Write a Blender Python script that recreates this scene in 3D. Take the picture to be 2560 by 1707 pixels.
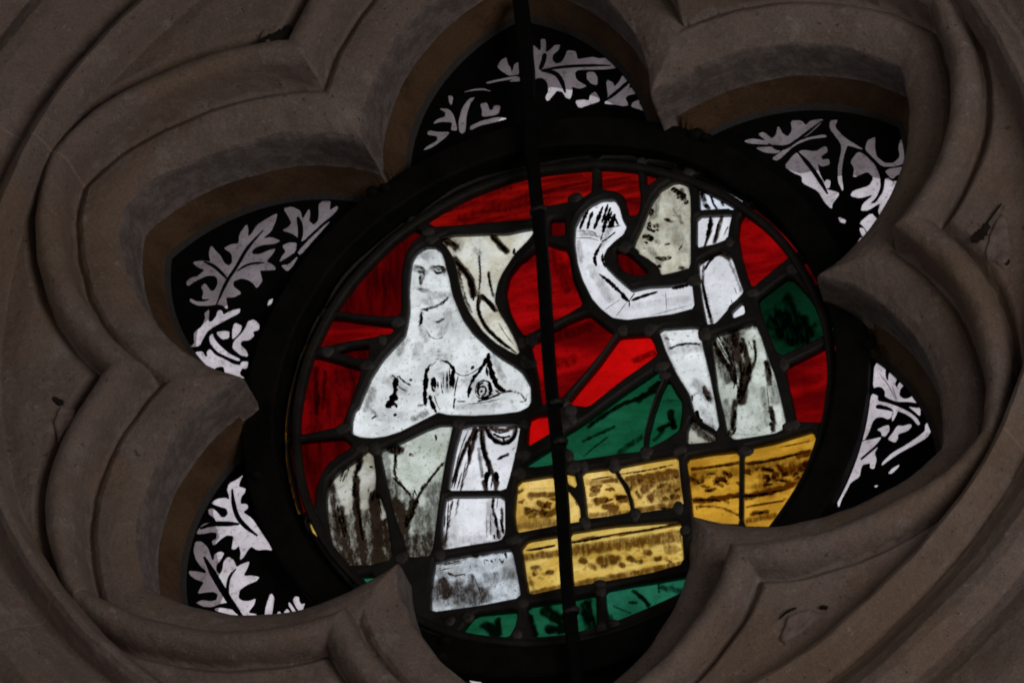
import bpy, math, random
import numpy as np
from mathutils import Vector, Matrix, noise
from mathutils.geometry import delaunay_2d_cdt, intersect_point_line

for o in list(bpy.data.objects): bpy.data.objects.remove(o)
sc = bpy.context.scene
random.seed(7)
U = 0.35                    # radius of the iron ring in metres: every length below is in ring radii
Z0 = 6.0                    # height of the medallion's centre
# ------------------------------------------------------------------ camera
def unit(v): return v / np.linalg.norm(v)
u_ = np.array([.9721, .1727, .159]); v_ = np.array([-.0658, .8504, -.5226])
u_ = unit(u_); v_ = unit(v_ - u_ * (u_ @ v_)); w_ = np.cross(v_, u_)
W = np.c_[u_, w_, v_]       # world -> camera
DIST, FPX = 25.0, 819.1 * 25.0
RINGY = -.075               # front of the iron ring
pc = np.array([(1394 - 1280) / FPX * DIST, -(978 - 853.5) / FPX * DIST, -DIST])
CAM = np.array([0, RINGY, 0]) - W.T @ pc
cam = bpy.data.objects.new('camera', bpy.data.cameras.new('camera'))
sc.collection.objects.link(cam)
m = Matrix([list(r) for r in W.T]).to_4x4()
m.translation = Vector((CAM[0] * U, CAM[1] * U, CAM[2] * U + Z0))
cam.matrix_world = m
cam.data.sensor_width = 36; cam.data.lens = 36 * FPX / 2560
cam.data.clip_end = 200; cam.data.clip_start = .1
sc.camera = cam
# ------------------------------------------------------------------ light
wd = bpy.data.worlds.new('World'); sc.world = wd; wd.use_nodes = True
nt = wd.node_tree; nt.nodes.clear()
tc = nt.nodes.new('ShaderNodeTexCoord'); sx = nt.nodes.new('ShaderNodeSeparateXYZ')
nt.links.new(tc.outputs['Generated'], sx.inputs[0])
ry = nt.nodes.new('ShaderNodeMapRange'); ry.inputs[1].default_value = -.05; ry.inputs[2].default_value = .08
nt.links.new(sx.outputs[1], ry.inputs[0])          # outdoors is +Y, the dark church is -Y
rz = nt.nodes.new('ShaderNodeMapRange'); rz.inputs[1].default_value = -.25; rz.inputs[2].default_value = .3
rz.inputs[3].default_value = .30; rz.inputs[4].default_value = 1.0
nt.links.new(sx.outputs[2], rz.inputs[0])
nz = nt.nodes.new('ShaderNodeTexNoise'); nz.inputs['Scale'].default_value = 9
nt.links.new(tc.outputs['Generated'], nz.inputs[0])
rn = nt.nodes.new('ShaderNodeMapRange'); rn.inputs[1].default_value = .3; rn.inputs[2].default_value = .7
rn.inputs[3].default_value = .88; rn.inputs[4].default_value = 1.06
nt.links.new(nz.outputs[0], rn.inputs[0])
mu = nt.nodes.new('ShaderNodeMath'); mu.operation = 'MULTIPLY'
nt.links.new(ry.outputs[0], mu.inputs[0]); nt.links.new(rz.outputs[0], mu.inputs[1])
m2 = nt.nodes.new('ShaderNodeMath'); m2.operation = 'MULTIPLY'
nt.links.new(mu.outputs[0], m2.inputs[0]); nt.links.new(rn.outputs[0], m2.inputs[1])
bg = nt.nodes.new('ShaderNodeBackground'); bg.inputs[0].default_value = (.93, .955, 1, 1)
SKY = 1.14
m3 = nt.nodes.new('ShaderNodeMath'); m3.operation = 'MULTIPLY'; m3.inputs[1].default_value = SKY
nt.links.new(m2.outputs[0], m3.inputs[0]); nt.links.new(m3.outputs[0], bg.inputs[1])
wo = nt.nodes.new('ShaderNodeOutputWorld'); nt.links.new(bg.outputs[0], wo.inputs[0])

def area(name, loc, target, size, power, col):
    l = bpy.data.lights.new(name, 'AREA'); l.size = size; l.energy = power; l.color = col
    o = bpy.data.objects.new(name, l); sc.collection.objects.link(o)
    o.location = loc
    o.rotation_euler = (Vector(target) - Vector(loc)).to_track_quat('-Z', 'Y').to_euler()
area('nave_fill_light', (-4.2, -4.6, Z0 + 1.6), (0, 0, Z0), 1.4, 20.0, (1, .89, .82))  # soft fill lamp added at upper left to light the stone, not a window
area('aisle_light', (2.9, -3.2, Z0 - 1.5), (0, 0, Z0), 1.8, 42.0, (1, .87, .79))
area('floor_bounce_light', (1.5, -4.5, Z0 - 4.0), (0, 0, Z0), 3.0, 16.0, (1, .83, .72))

vs = sc.view_settings
vs.view_transform = 'Standard'; vs.look = 'None'; vs.exposure = 0; vs.gamma = 1
sc.render.engine = 'CYCLES'
sc.cycles.transparent_max_bounces = 12
sc.cycles.max_bounces = 6
sc.cycles.pixel_filter_type = 'BLACKMAN_HARRIS'; sc.cycles.filter_width = 1.9

# ------------------------------------------------------------------ helpers
C = sc.collection
def P3(p, y=0.0): return (p[0] * U, y * U, p[1] * U + Z0)
def at(x, y, Y=0.0):
    """photo survey point (2560 px wide) -> true position on the upright plane at depth Y"""
    d = W.T @ np.array([(x - 1280) / FPX, -(y - 853.5) / FPX, -1.0])
    t = (Y - CAM[1]) / d[1]
    q = CAM + d * t
    return (q[0], q[2])
ZOOM = dict(A=(700, 0, 2.614), B=(1100, 0, 3.485), C=(1700, 0, 2.45), D=(400, 480, 3.136), E=(900, 560, 3.136),
            F=(1300, 350, 3.136), G=(1600, 380, 3.136), H=(600, 360, 3.92), I=(650, 700, 3.92), J=(700, 1000, 3.136),
            K=(1050, 1000, 3.136), L=(1400, 980, 2.24), M=(440, 1150, 3.92), N=(2050, 880, 3.563), O=(1620, 780, 3.136),
            P=(1000, 1380, 2.94), Q=(1280, 780, 3.136), X=(0, 0, 1.0))
def zp(s, Y=0.0):
    """'E 520,190 580,190 F 10,20' -> plane points"""
    out = []; z = None
    for t in s.split():
        if t in ZOOM: z = ZOOM[t]; continue
        a, b = t.split(',')
        out.append(at(z[0] + float(a) / z[2], z[1] + float(b) / z[2], Y))
    return out
PX = 1 / 819.1
def chaikin(pts, k=.25, it=1, closed=True):
    for _ in range(it):
        o = []; n = len(pts)
        if not closed: o.append(pts[0])
        for i in range(n if closed else n - 1):
            a = pts[i]; b = pts[(i + 1) % n]
            o.append((a[0] + (b[0] - a[0]) * k, a[1] + (b[1] - a[1]) * k))
            o.append((b[0] + (a[0] - b[0]) * k, b[1] + (a[1] - b[1]) * k))
        if not closed: o.append(pts[-1])
        pts = o
    return pts
def tag(o, label=None, cat=None, group=None, kind=None):
    if label: o['label'] = label
    if cat: o['category'] = cat
    if group: o['group'] = group
    if kind: o['kind'] = kind
    return o
def empty(name, loc, label, cat, group=None):
    o = bpy.data.objects.new(name, None); C.objects.link(o); o.location = loc
    o.empty_display_size = .05
    return tag(o, label, cat, group)
def link(name, me, parent=None):
    o = bpy.data.objects.new(name, me); C.objects.link(o)
    if parent:
        loc = parent.location if parent.parent is None else Vector((0, 0, 0))
        o.parent = parent
        if parent.parent is None: o.location = -Vector(loc)
    return o
def mesh(name, V, F, mats, parent=None, smooth=False, midx=None):
    me = bpy.data.meshes.new(name); me.from_pydata([tuple(v) for v in V], [], F)
    for q in mats: me.materials.append(q)
    if midx is not None: me.polygons.foreach_set('material_index', midx)
    if smooth: me.polygons.foreach_set('use_smooth', [True] * len(me.polygons))
    me.update()
    return link(name, me, parent)
def seg_d(P, a, b):
    a = np.array(a); b = np.array(b); ab = b - a; l = ab @ ab + 1e-12
    t = np.clip(((P - a) @ ab) / l, 0, 1)
    return np.hypot(*(P - a - t[:, None] * ab).T)
def inside(P, poly):
    x, y = P.T; c = np.zeros(len(P), bool); n = len(poly)
    for i in range(n):
        x1, y1 = poly[i]; x2, y2 = poly[(i + 1) % n]
        if y1 == y2: continue
        k = ((y1 > y) != (y2 > y))
        c ^= k & (x < (x2 - x1) * (y - y1) / (y2 - y1) + x1)
    return c
def ccw(P):
    A = sum(P[i][0] * P[(i + 1) % len(P)][1] - P[(i + 1) % len(P)][0] * P[i][1] for i in range(len(P)))
    return list(P) if A > 0 else list(P)[::-1]
def grow(P, e):
    """move a CCW outline outwards by e"""
    out = []; n = len(P)
    for i in range(n):
        a, p, b = P[i - 1], P[i], P[(i + 1) % n]
        n1 = (p[1] - a[1], a[0] - p[0]); n2 = (b[1] - p[1], p[0] - b[0])
        l1 = math.hypot(*n1) or 1; l2 = math.hypot(*n2) or 1
        nx, ny = n1[0] / l1 + n2[0] / l2, n1[1] / l1 + n2[1] / l2; l = math.hypot(nx, ny) or 1
        out.append((p[0] + nx / l * e, p[1] + ny / l * e))
    return out
def flat_cut(name, outer, holes, mats, parent, Y, thick, bevel):
    """a plate with holes standing in the window plane, edges rounded towards the viewer"""
    outer = ccw(outer); holes = [ccw(h) for h in holes]
    fo = grow(outer, -bevel) if bevel > .002 else outer
    fh = [grow(h, bevel) if bevel > .002 else h for h in holes]
    vin = []; ed = []
    for c in [fo] + fh:
        b = len(vin); n = len(c); vin += [Vector(p) for p in c]; ed += [(b + i, b + (i + 1) % n) for i in range(n)]
    vv, ee, ff, _, _, _ = delaunay_2d_cdt(vin, ed, [], 0, 1e-7)
    VV = np.array([(q[0], q[1]) for q in vv])
    cen = np.array([VV[list(f)].mean(0) for f in ff])
    ok = inside(cen, fo)
    for c in fh:
        A = np.array(c); lo = A.min(0); hi = A.max(0)
        m_ = ((cen >= lo) & (cen <= hi)).all(1)
        k = np.zeros(len(cen), bool); k[m_] = inside(cen[m_], c); ok &= ~k
    yf = Y - thick / 2
    V = [P3(p, yf) for p in VV]; F = [tuple(f) for f, o in zip(ff, ok) if o]
    def crown(p): return p
    sm_ = [False] * len(F)
    for c, sgn in [(outer, -1)] + [(h, 1) for h in holes]:
        n = len(c); b0 = len(V)
        prof = [(1, 0), (.62, .10), (.3, .32), (.08, .62), (0, 1.0)] if bevel > .002 else [(0, 0), (0, 1)]
        for s_, t_ in prof:
            for p in (grow(c, sgn * bevel * s_) if s_ else c):
                V.append(P3(p, yf + t_ * (thick if bevel <= .002 else thick * .5) * 1.0))
        if bevel > .002:
            for p in c: V.append(P3(p, Y + thick / 2))
            prof = prof + [(0, 1)]
        for k in range(len(prof) - 1):
            for i in range(n): F.append((b0 + k * n + i, b0 + k * n + (i + 1) % n, b0 + (k + 1) * n + (i + 1) % n, b0 + (k + 1) * n + i)); sm_.append(True)
    o = mesh(name, V, F, mats, parent)
    o.data.polygons.foreach_set('use_smooth', sm_)
    return o
def ribbon(pts, w, jit=.0, taper=True, n=None):
    """stroke of the brush: list of left/right points"""
    pts = chaikin(pts, .25, 2, closed=False) if len(pts) > 2 else pts
    q = [pts[0]]
    for a, b in zip(pts, pts[1:]):
        k = max(1, int(math.hypot(b[0] - a[0], b[1] - a[1]) / (4 * PX)))
        q += [(a[0] + (b[0] - a[0]) * j / k, a[1] + (b[1] - a[1]) * j / k) for j in range(1, k + 1)]
    pts = q
    L = len(pts); out = []
    for i, p in enumerate(pts):
        a = pts[max(i - 1, 0)]; b = pts[min(i + 1, L - 1)]
        dx, dy = b[0] - a[0], b[1] - a[1]; l = math.hypot(dx, dy) or 1
        t = i / (L - 1)
        ww = w * (1 + random.uniform(-jit, jit))
        if taper: ww *= min(1, .35 + 2.6 * min(t, 1 - t))
        out.append(((p[0] - dy / l * ww / 2, p[1] + dx / l * ww / 2), (p[0] + dy / l * ww / 2, p[1] - dx / l * ww / 2)))
    return out

# ------------------------------------------------------------------ materials
class NT:
    def __init__(s, name):
        s.m = bpy.data.materials.new(name); s.m.use_nodes = True; s.t = s.m.node_tree; s.t.nodes.clear()
        s.out = s.n('ShaderNodeOutputMaterial'); s.co = s.n('ShaderNodeTexCoord')
    def n(s, k, **kw):
        x = s.t.nodes.new(k)
        for a, b in kw.items(): setattr(x, a, b)
        return x
    def l(s, a, b): s.t.links.new(a, b)
    def noise(s, scale, detail=4, rough=.6, vec=None, dist=0):
        x = s.n('ShaderNodeTexNoise'); x.inputs['Scale'].default_value = scale
        x.inputs['Detail'].default_value = detail; x.inputs['Roughness'].default_value = rough
        x.inputs['Distortion'].default_value = dist
        s.l(vec or s.co.outputs['Object'], x.inputs['Vector']); return x.outputs['Fac']
    def mapv(s, scale, rot=(0, 0, 0)):
        x = s.n('ShaderNodeMapping'); x.inputs['Scale'].default_value = scale; x.inputs['Rotation'].default_value = rot
        s.l(s.co.outputs['Object'], x.inputs['Vector']); return x.outputs[0]
    def rng(s, a, lo, hi, o0=0, o1=1):
        x = s.n('ShaderNodeMapRange'); x.interpolation_type = 'SMOOTHSTEP'
        for i, q in zip((1, 2, 3, 4), (lo, hi, o0, o1)): x.inputs[i].default_value = q
        s.l(a, x.inputs[0]); return x.outputs[0]
    def mixc(s, f, a, b):
        x = s.n('ShaderNodeMix'); x.data_type = 'RGBA'
        for sock, q in ((x.inputs[0], f), (x.inputs[6], a), (x.inputs[7], b)):
            if isinstance(q, tuple): sock.default_value = (*q, 1) if len(q) == 3 else q
            elif isinstance(q, (int, float)): sock.default_value = q
            else: s.l(q, sock)
        return x.outputs[2]
    def math(s, op, a, b=0.0):
        x = s.n('ShaderNodeMath'); x.operation = op
        for sock, q in ((x.inputs[0], a), (x.inputs[1], b)):
            if isinstance(q, (int, float)): sock.default_value = q
            else: s.l(q, sock)
        return x.outputs[0]
    def attr(s, name):
        x = s.n('ShaderNodeAttribute'); x.attribute_name = name; return x.outputs['Fac']

def stone_material(exterior=False):
    k = NT('weathered_limestone')
    a = k.attr('zone')             # 0 rebate, 1 reveal, 2 cement band, 3 dressed stone
    e = k.noise(26, 6, .65); e2 = k.noise(9, 3, .5)
    z = k.math('ADD', a, k.math('ADD', k.rng(e, .3, .7, -.22, .22), k.rng(e2, .3, .7, -.18, .18)))
    big = k.noise(5, 5, .6); mid = k.noise(34, 6, .7); fine = k.noise(260, 4, .7)
    stone = k.mixc(k.rng(big, .35, .68), (.245, .192, .172), (.300, .252, .228))
    stone = k.mixc(k.rng(mid, .42, .62), stone, (.215, .175, .158))
    stone = k.mixc(k.rng(k.noise(17, 7, .75), .52, .66, 0, .8), stone, (.36, .32, .31))
    ochre = k.rng(k.noise(3.1, 3, .6), .52, .66, 0, .55)
    stone = k.mixc(ochre, stone, (.245, .180, .125))
    spots = k.rng(k.noise(75, 5, .75), .60, .70, 0, .42)
    stone = k.mixc(spots, stone, (.50, .44, .44))
    jn = k.math('ABSOLUTE', k.attr('joint'))
    jn = k.math('ADD', jn, k.rng(k.noise(60, 4, .7), .3, .7, -.0022, .0022))
    stone = k.mixc(k.rng(jn, .0022, .0040, .75, 0), stone, (.36, .29, .25))
    pits = k.rng(k.noise(140, 3, .6), .27, .33, .65, 0)
    stone = k.mixc(pits, stone, (.09, .07, .06))
    cem = k.mixc(k.rng(k.noise(48, 6, .75), .40, .62), (.155, .135, .130), (.245, .22, .215))
    brown = k.mixc(k.rng(k.noise(14, 6, .65, k.mapv((1, 1, 1.6))), .35, .65), (.080, .047, .027), (.125, .080, .048))
    rebate = (.055, .055, .055)
    c = k.mixc(k.rng(z, 2.46, 2.54), cem, stone)
    c = k.mixc(k.rng(z, 1.46, 1.54), brown, c)
    c = k.mixc(k.rng(a, .45, .55), rebate, c)
    if exterior: c = k.mixc(k.rng(mid, .3, .7), (.33, .245, .235), (.42, .33, .325))
    v = k.math('MULTIPLY', k.rng(k.noise(950, 3, .6), .3, .7, .84, 1.16), k.rng(k.noise(330, 4, .7), .3, .7, .86, 1.14))
    hs = k.n('ShaderNodeHueSaturation'); k.l(v, hs.inputs['Value']); k.l(c, hs.inputs['Color'])
    b = k.n('ShaderNodeBsdfPrincipled'); k.l(hs.outputs[0], b.inputs['Base Color'])
    b.inputs['Roughness'].default_value = .93; b.inputs['Specular IOR Level'].default_value = .2
    h = k.math('ADD', k.math('MULTIPLY', mid, .75), k.math('ADD', k.math('MULTIPLY', fine, .18), k.math('MULTIPLY', pits, -.5)))
    bp = k.n('ShaderNodeBump'); bp.inputs['Strength'].default_value = .8; bp.inputs['Distance'].default_value = .005
    k.l(h, bp.inputs['Height']); k.l(bp.outputs[0], b.inputs['Normal']); k.l(b.outputs[0], k.out.inputs[0])
    return k.m
def plain(name, c1, c2, rough, scale=60, bump=.3, metal=0, spec=.3):
    k = NT(name); f = k.noise(scale, 6, .7)
    b = k.n('ShaderNodeBsdfPrincipled'); k.l(k.mixc(k.rng(f, .35, .65), c1, c2), b.inputs['Base Color'])
    b.inputs['Roughness'].default_value = rough; b.inputs['Metallic'].default_value = metal
    b.inputs['Specular IOR Level'].default_value = spec
    bp = k.n('ShaderNodeBump'); bp.inputs['Strength'].default_value = bump; bp.inputs['Distance'].default_value = .003
    k.l(k.noise(scale * 2.3, 5, .7), bp.inputs['Height']); k.l(bp.outputs[0], b.inputs['Normal'])
    k.l(b.outputs[0], k.out.inputs[0]); return k.m
STONE = stone_material(); EXT = stone_material(True)
PATCH = plain('pink_mortar', (.20, .155, .145), (.31, .25, .235), .95, 55, .9)
CRACK = plain('open_crack', (.012, .010, .009), (.03, .024, .02), 1, 50, .2)
LEAD = plain('lead_came', (.010, .010, .009), (.021, .020, .018), .6, 45, .35, 0, .35)
SOLDER = plain('solder', (.026, .025, .024), (.06, .058, .058), .5, 90, .6, 0, .5)
IRON = plain('painted_iron', (.002, .002, .0018), (.0065, .0065, .006), .75, 30, .5, 0, .16)
BARM = plain('wrought_iron', (.0012, .0012, .0012), (.004, .004, .004), .75, 40, .4, 0, .14)

def glass(name, ca, cb, scale=20, stretch=(1, 1, 1), rot=0, speck=.0, stain=None, stain_amt=0., dirt=(.10, .07, .04), deep=(.045, .028, .020), lo=.35, hi=.65, orn=False, trans=.22):
    """stained glass: tinted, mottled in its own body, lets the daylight behind through"""
    k = NT(name)
    vec = k.mapv(stretch, (0, rot, 0))
    f = k.noise(scale, 6, .62, vec, .4)
    c = k.mixc(k.rng(f, lo, hi), ca, cb)
    hv = k.n('ShaderNodeHueSaturation'); k.l(k.rng(k.noise(15, 4, .6), .34, .66, .80, 1.04), hv.inputs['Value']); k.l(c, hv.inputs['Color']); c = hv.outputs[0]
    if speck > 0:
        s1 = k.rng(k.noise(190, 6, .75), .545, .64, 0, min(1, speck * 2.0)); c = k.mixc(s1, c, dirt)
        s2 = k.rng(k.noise(430, 2, .6), .66, .74, 0, min(1, speck * 1.6)); c = k.mixc(s2, c, dirt)
        s3 = k.rng(k.noise(60, 7, .8), .53, .66, 0, min(1, speck * 1.5)); c = k.mixc(s3, c, dirt)
    if stain: c = k.mixc(k.rng(k.noise(55, 6, .75), .48, .60, 0, stain_amt), c, stain)
    wash = k.attr('wash')
    wn = k.math('MULTIPLY', wash, k.rng(k.noise(190, 6, .8, k.mapv((1, 1, .35))), .36, .60, .72, 1.22))
    mm = k.n('ShaderNodeMix'); mm.data_type = 'RGBA'; mm.blend_type = 'MULTIPLY'; mm.inputs[0].default_value = 1; k.l(c, mm.inputs[6]); mm.inputs[7].default_value = (*deep, 1)
    c = k.mixc(k.rng(wn, .06, .80), c, mm.outputs[2])
    if orn:
        vo = k.n('ShaderNodeTexVoronoi'); vo.feature = 'DISTANCE_TO_EDGE'; vo.inputs['Scale'].default_value = 105
        ds = k.n('ShaderNodeVectorMath'); ds.operation = 'MULTIPLY_ADD'; dn = k.n('ShaderNodeTexNoise'); dn.inputs['Scale'].default_value = 90
        k.l(k.co.outputs['Object'], dn.inputs['Vector']); k.l(dn.outputs['Color'], ds.inputs[0]); ds.inputs[1].default_value = (.012, .012, .012); k.l(k.mapv((1, .2, 1.25), (0, .4, 0)), ds.inputs[2])
        k.l(ds.outputs[0], vo.inputs['Vector'])
        v2 = k.n('ShaderNodeTexVoronoi'); v2.inputs['Scale'].default_value = 105; k.l(ds.outputs[0], v2.inputs['Vector'])
        sp = k.n('ShaderNodeSeparateColor'); k.l(v2.outputs['Color'], sp.inputs[0])
        blob = k.math('MULTIPLY', k.rng(vo.outputs['Distance'], .07, .20), k.rng(sp.outputs[0], .30, .70, 0, 1))
        f_ = k.math('MULTIPLY', blob, k.attr('orn'))
        m5 = k.n('ShaderNodeMix'); m5.data_type = 'RGBA'; m5.blend_type = 'MULTIPLY'; m5.inputs[0].default_value = 1; k.l(c, m5.inputs[6]); m5.inputs[7].default_value = (.20, .13, .07, 1)
        c = k.mixc(f_, c, m5.outputs[2])
    t = k.n('ShaderNodeBsdfTransparent'); k.l(c, t.inputs[0])
    tr = k.n('ShaderNodeBsdfTranslucent'); k.l(c, tr.inputs[0])
    mx = k.n('ShaderNodeMixShader'); mx.inputs[0].default_value = trans
    k.l(t.outputs[0], mx.inputs[1]); k.l(tr.outputs[0], mx.inputs[2])
    g = k.n('ShaderNodeBsdfGlossy'); g.inputs['Roughness'].default_value = .06; g.inputs[0].default_value = (.9, .9, .9, 1)
    m2 = k.n('ShaderNodeMixShader'); m2.inputs[0].default_value = .02
    k.l(mx.outputs[0], m2.inputs[1]); k.l(g.outputs[0], m2.inputs[2]); k.l(m2.outputs[0], k.out.inputs[0])
    return k.m
def paint(name, worn, col=(.010, .006, .004)):
    k = NT(name)
    d = k.n('ShaderNodeBsdfDiffuse'); d.inputs[0].default_value = (*col, 1)
    t = k.n('ShaderNodeBsdfTransparent'); t.inputs[0].default_value = (.75, .66, .58, 1)
    mx = k.n('ShaderNodeMixShader')
    k.l(k.rng(k.noise(210, 6, .85), .60 - worn * .22, .66 - worn * .22), mx.inputs[0])
    k.l(d.outputs[0], mx.inputs[1]); k.l(t.outputs[0], mx.inputs[2]); k.l(mx.outputs[0], k.out.inputs[0])
    return k.m
PAINT = paint('worn_black_paint', .35); INK = paint('black_trace_paint', -.3)
BLACK = plain('fired_black_paint', (.003, .003, .003), (.006, .006, .006), .8, 60, .1, 0, .1)
G = dict(
 white=glass('white_glass', (.70, .72, .70), (.87, .90, .89), 50, speck=.34, dirt=(.17, .145, .12)),
 skin=glass('cool_white_glass', (.74, .74, .76), (.88, .88, .91), 36, speck=.20, dirt=(.22, .17, .16)),
 blue=glass('bluish_white_glass', (.60, .65, .75), (.80, .85, .94), 26, speck=.15, dirt=(.20, .15, .15)),
 cream=glass('cream_glass', (.60, .56, .42), (.84, .85, .76), 28, speck=.26, dirt=(.25, .19, .11)),
 head=glass('old_tan_glass', (.47, .45, .34), (.68, .68, .57), 38, speck=.32, stain=(.30, .20, .09), stain_amt=.22, dirt=(.26, .20, .11)),
 greenish=glass('pale_green_glass', (.46, .50, .42), (.70, .75, .68), 34, speck=.42, dirt=(.16, .14, .08)),
 mossy=glass('corroded_glass', (.30, .28, .20), (.62, .62, .55), 26, speck=.35, dirt=(.10, .08, .05)),
 step=glass('weathered_blue_glass', (.34, .36, .37), (.72, .78, .84), 34, speck=.45, dirt=(.16, .13, .09), stain=(.20, .13, .04), stain_amt=.25),
 red=glass('ruby_glass', (.10, .0005, .001), (.36, .002, .003), 7, (1, 1, 4), .1, .25, dirt=(.012, .001, .001)),
 redstreak=glass('streaked_ruby_glass', (.05, .0005, .001), (.30, .004, .002), 14, (.7, 1, 5), .12, .25, dirt=(.012, .001, .001)),
 reddark=glass('dark_ruby_glass', (.022, .0002, .0004), (.095, .0006, .001), 14, (5, 1, 1), -.15, .25, dirt=(.012, .001, .001)),
 redmid=glass('mottled_ruby_glass', (.035, .0003, .0006), (.17, .001, .002), 14, (4, 1, 1), -.25, .45, dirt=(.008, .001, .001)),
 redhot=glass('bright_ruby_glass', (.36, .002, .002), (.62, .003, .003), 12, speck=.18, dirt=(.10, .004, .004)),
 green=glass('green_glass', (.004, .062, .024), (.009, .100, .045), 12, (1, 1, 3), -.5, .30, dirt=(.008, .022, .010)),
 greendark=glass('dark_green_glass', (.001, .009, .0035), (.002, .026, .010), 8, speck=.3, dirt=(.003, .008, .004)),
 teal=glass('teal_green_glass', (.008, .085, .042), (.020, .165, .095), 14, speck=.3, dirt=(.008, .03, .015)),
 gold=glass('gold_glass', (.60, .37, .06), (.82, .58, .15), 20, (1, 1, 2.5), speck=.22, dirt=(.30, .15, .03), deep=(.16, .10, .05), orn=True),
 goldpale=glass('pale_gold_glass', (.68, .41, .07), (.92, .64, .19), 26, speck=.25, dirt=(.32, .19, .07), deep=(.17, .11, .07), orn=True),
 amber=glass('amber_glass', (.44, .21, .015), (.68, .36, .035), 20, (1, 1, 2), speck=.25, dirt=(.28, .12, .01), deep=(.14, .07, .03), orn=True),
 sliver=glass('thin_amber_glass', (.010, .004, .0003), (.13, .05, .002), 14, lo=.40, hi=.60),
 leaf=glass('grisaille_glass', (.60, .54, .565), (.84, .76, .80), 30, (1, 1, 1), .4, .34, dirt=(.26, .19, .17), trans=.5),
)

# ------------------------------------------------------------------ stone tracery
OX, OZ, RG = .56, .55, .575          # foil arc centre (per 30 degree half foil) and arc radius at the glass
BASE = .44
XS = 1.04                            # the foils are cut a little wide
SX, SZ = -.042, .125                  # the stone foils sit a little above the iron ring's centre
def fold(x, z):
    th = np.arctan2(z, x) % (math.pi / 3)
    th = np.where(th > math.pi / 6, math.pi / 3 - th, th)
    r = np.hypot(x, z)
    return r * np.cos(th), r * np.sin(th), r
def foil_d(x, z):
    a, b, r = fold(x, z)
    return np.hypot(a - OX, b - OZ) - RG
def sm(t): t = np.clip(t, 0, 1); return t * t * (3 - 2 * t)
def front(x, z, rr):
    """height of the carved face towards the viewer"""
    d = foil_d(x, z)
    y = np.interp(d, [.056, .08, .11, .14, .168, .182, .192, .202], [.277, .300, .318, .329, .334, .326, .314, .308])
    t = np.clip((d - .253) / .053, -1, 1)
    roll = .385 + .105 * np.sqrt(np.maximum(0, 1 - t * t)) ** .8
    roll = np.where(t > 0, np.maximum(roll, 0), roll - .045 * np.clip(-t * 5 - 4, 0, 1))
    fil = BASE - .055 + .055 * sm((d - .300) / .05)
    y = np.where(d < .199, y, np.where(d < .253, roll, np.maximum(np.where(t < 1, roll, 0), np.where(d > .296, fil, 0))))
    # outer circle mouldings
    r = rr
    ring = np.interp(r, [0, 1.572, 1.583, 1.598, 1.62, 1.645, 1.67, 1.695, 1.71, 1.725, 1.75, 1.80, 1.85, 1.89, 1.92, 1.95, 1.99, 2.05, 2.2, 2.4, 6],
                        [0, .30, .43, .50, .548, .565, .550, .515, .487, .482, .500, .556, .595, .60, .585, .565, .580, .62, .68, .70, .70])
    k = .012
    h = np.clip(.5 + .5 * (y - ring) / k, 0, 1)
    y = ring * (1 - h) + y * h + k * h * (1 - h)
    return y
SP = []                               # mortar patches: outline in photo survey points on the spandrels
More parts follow.
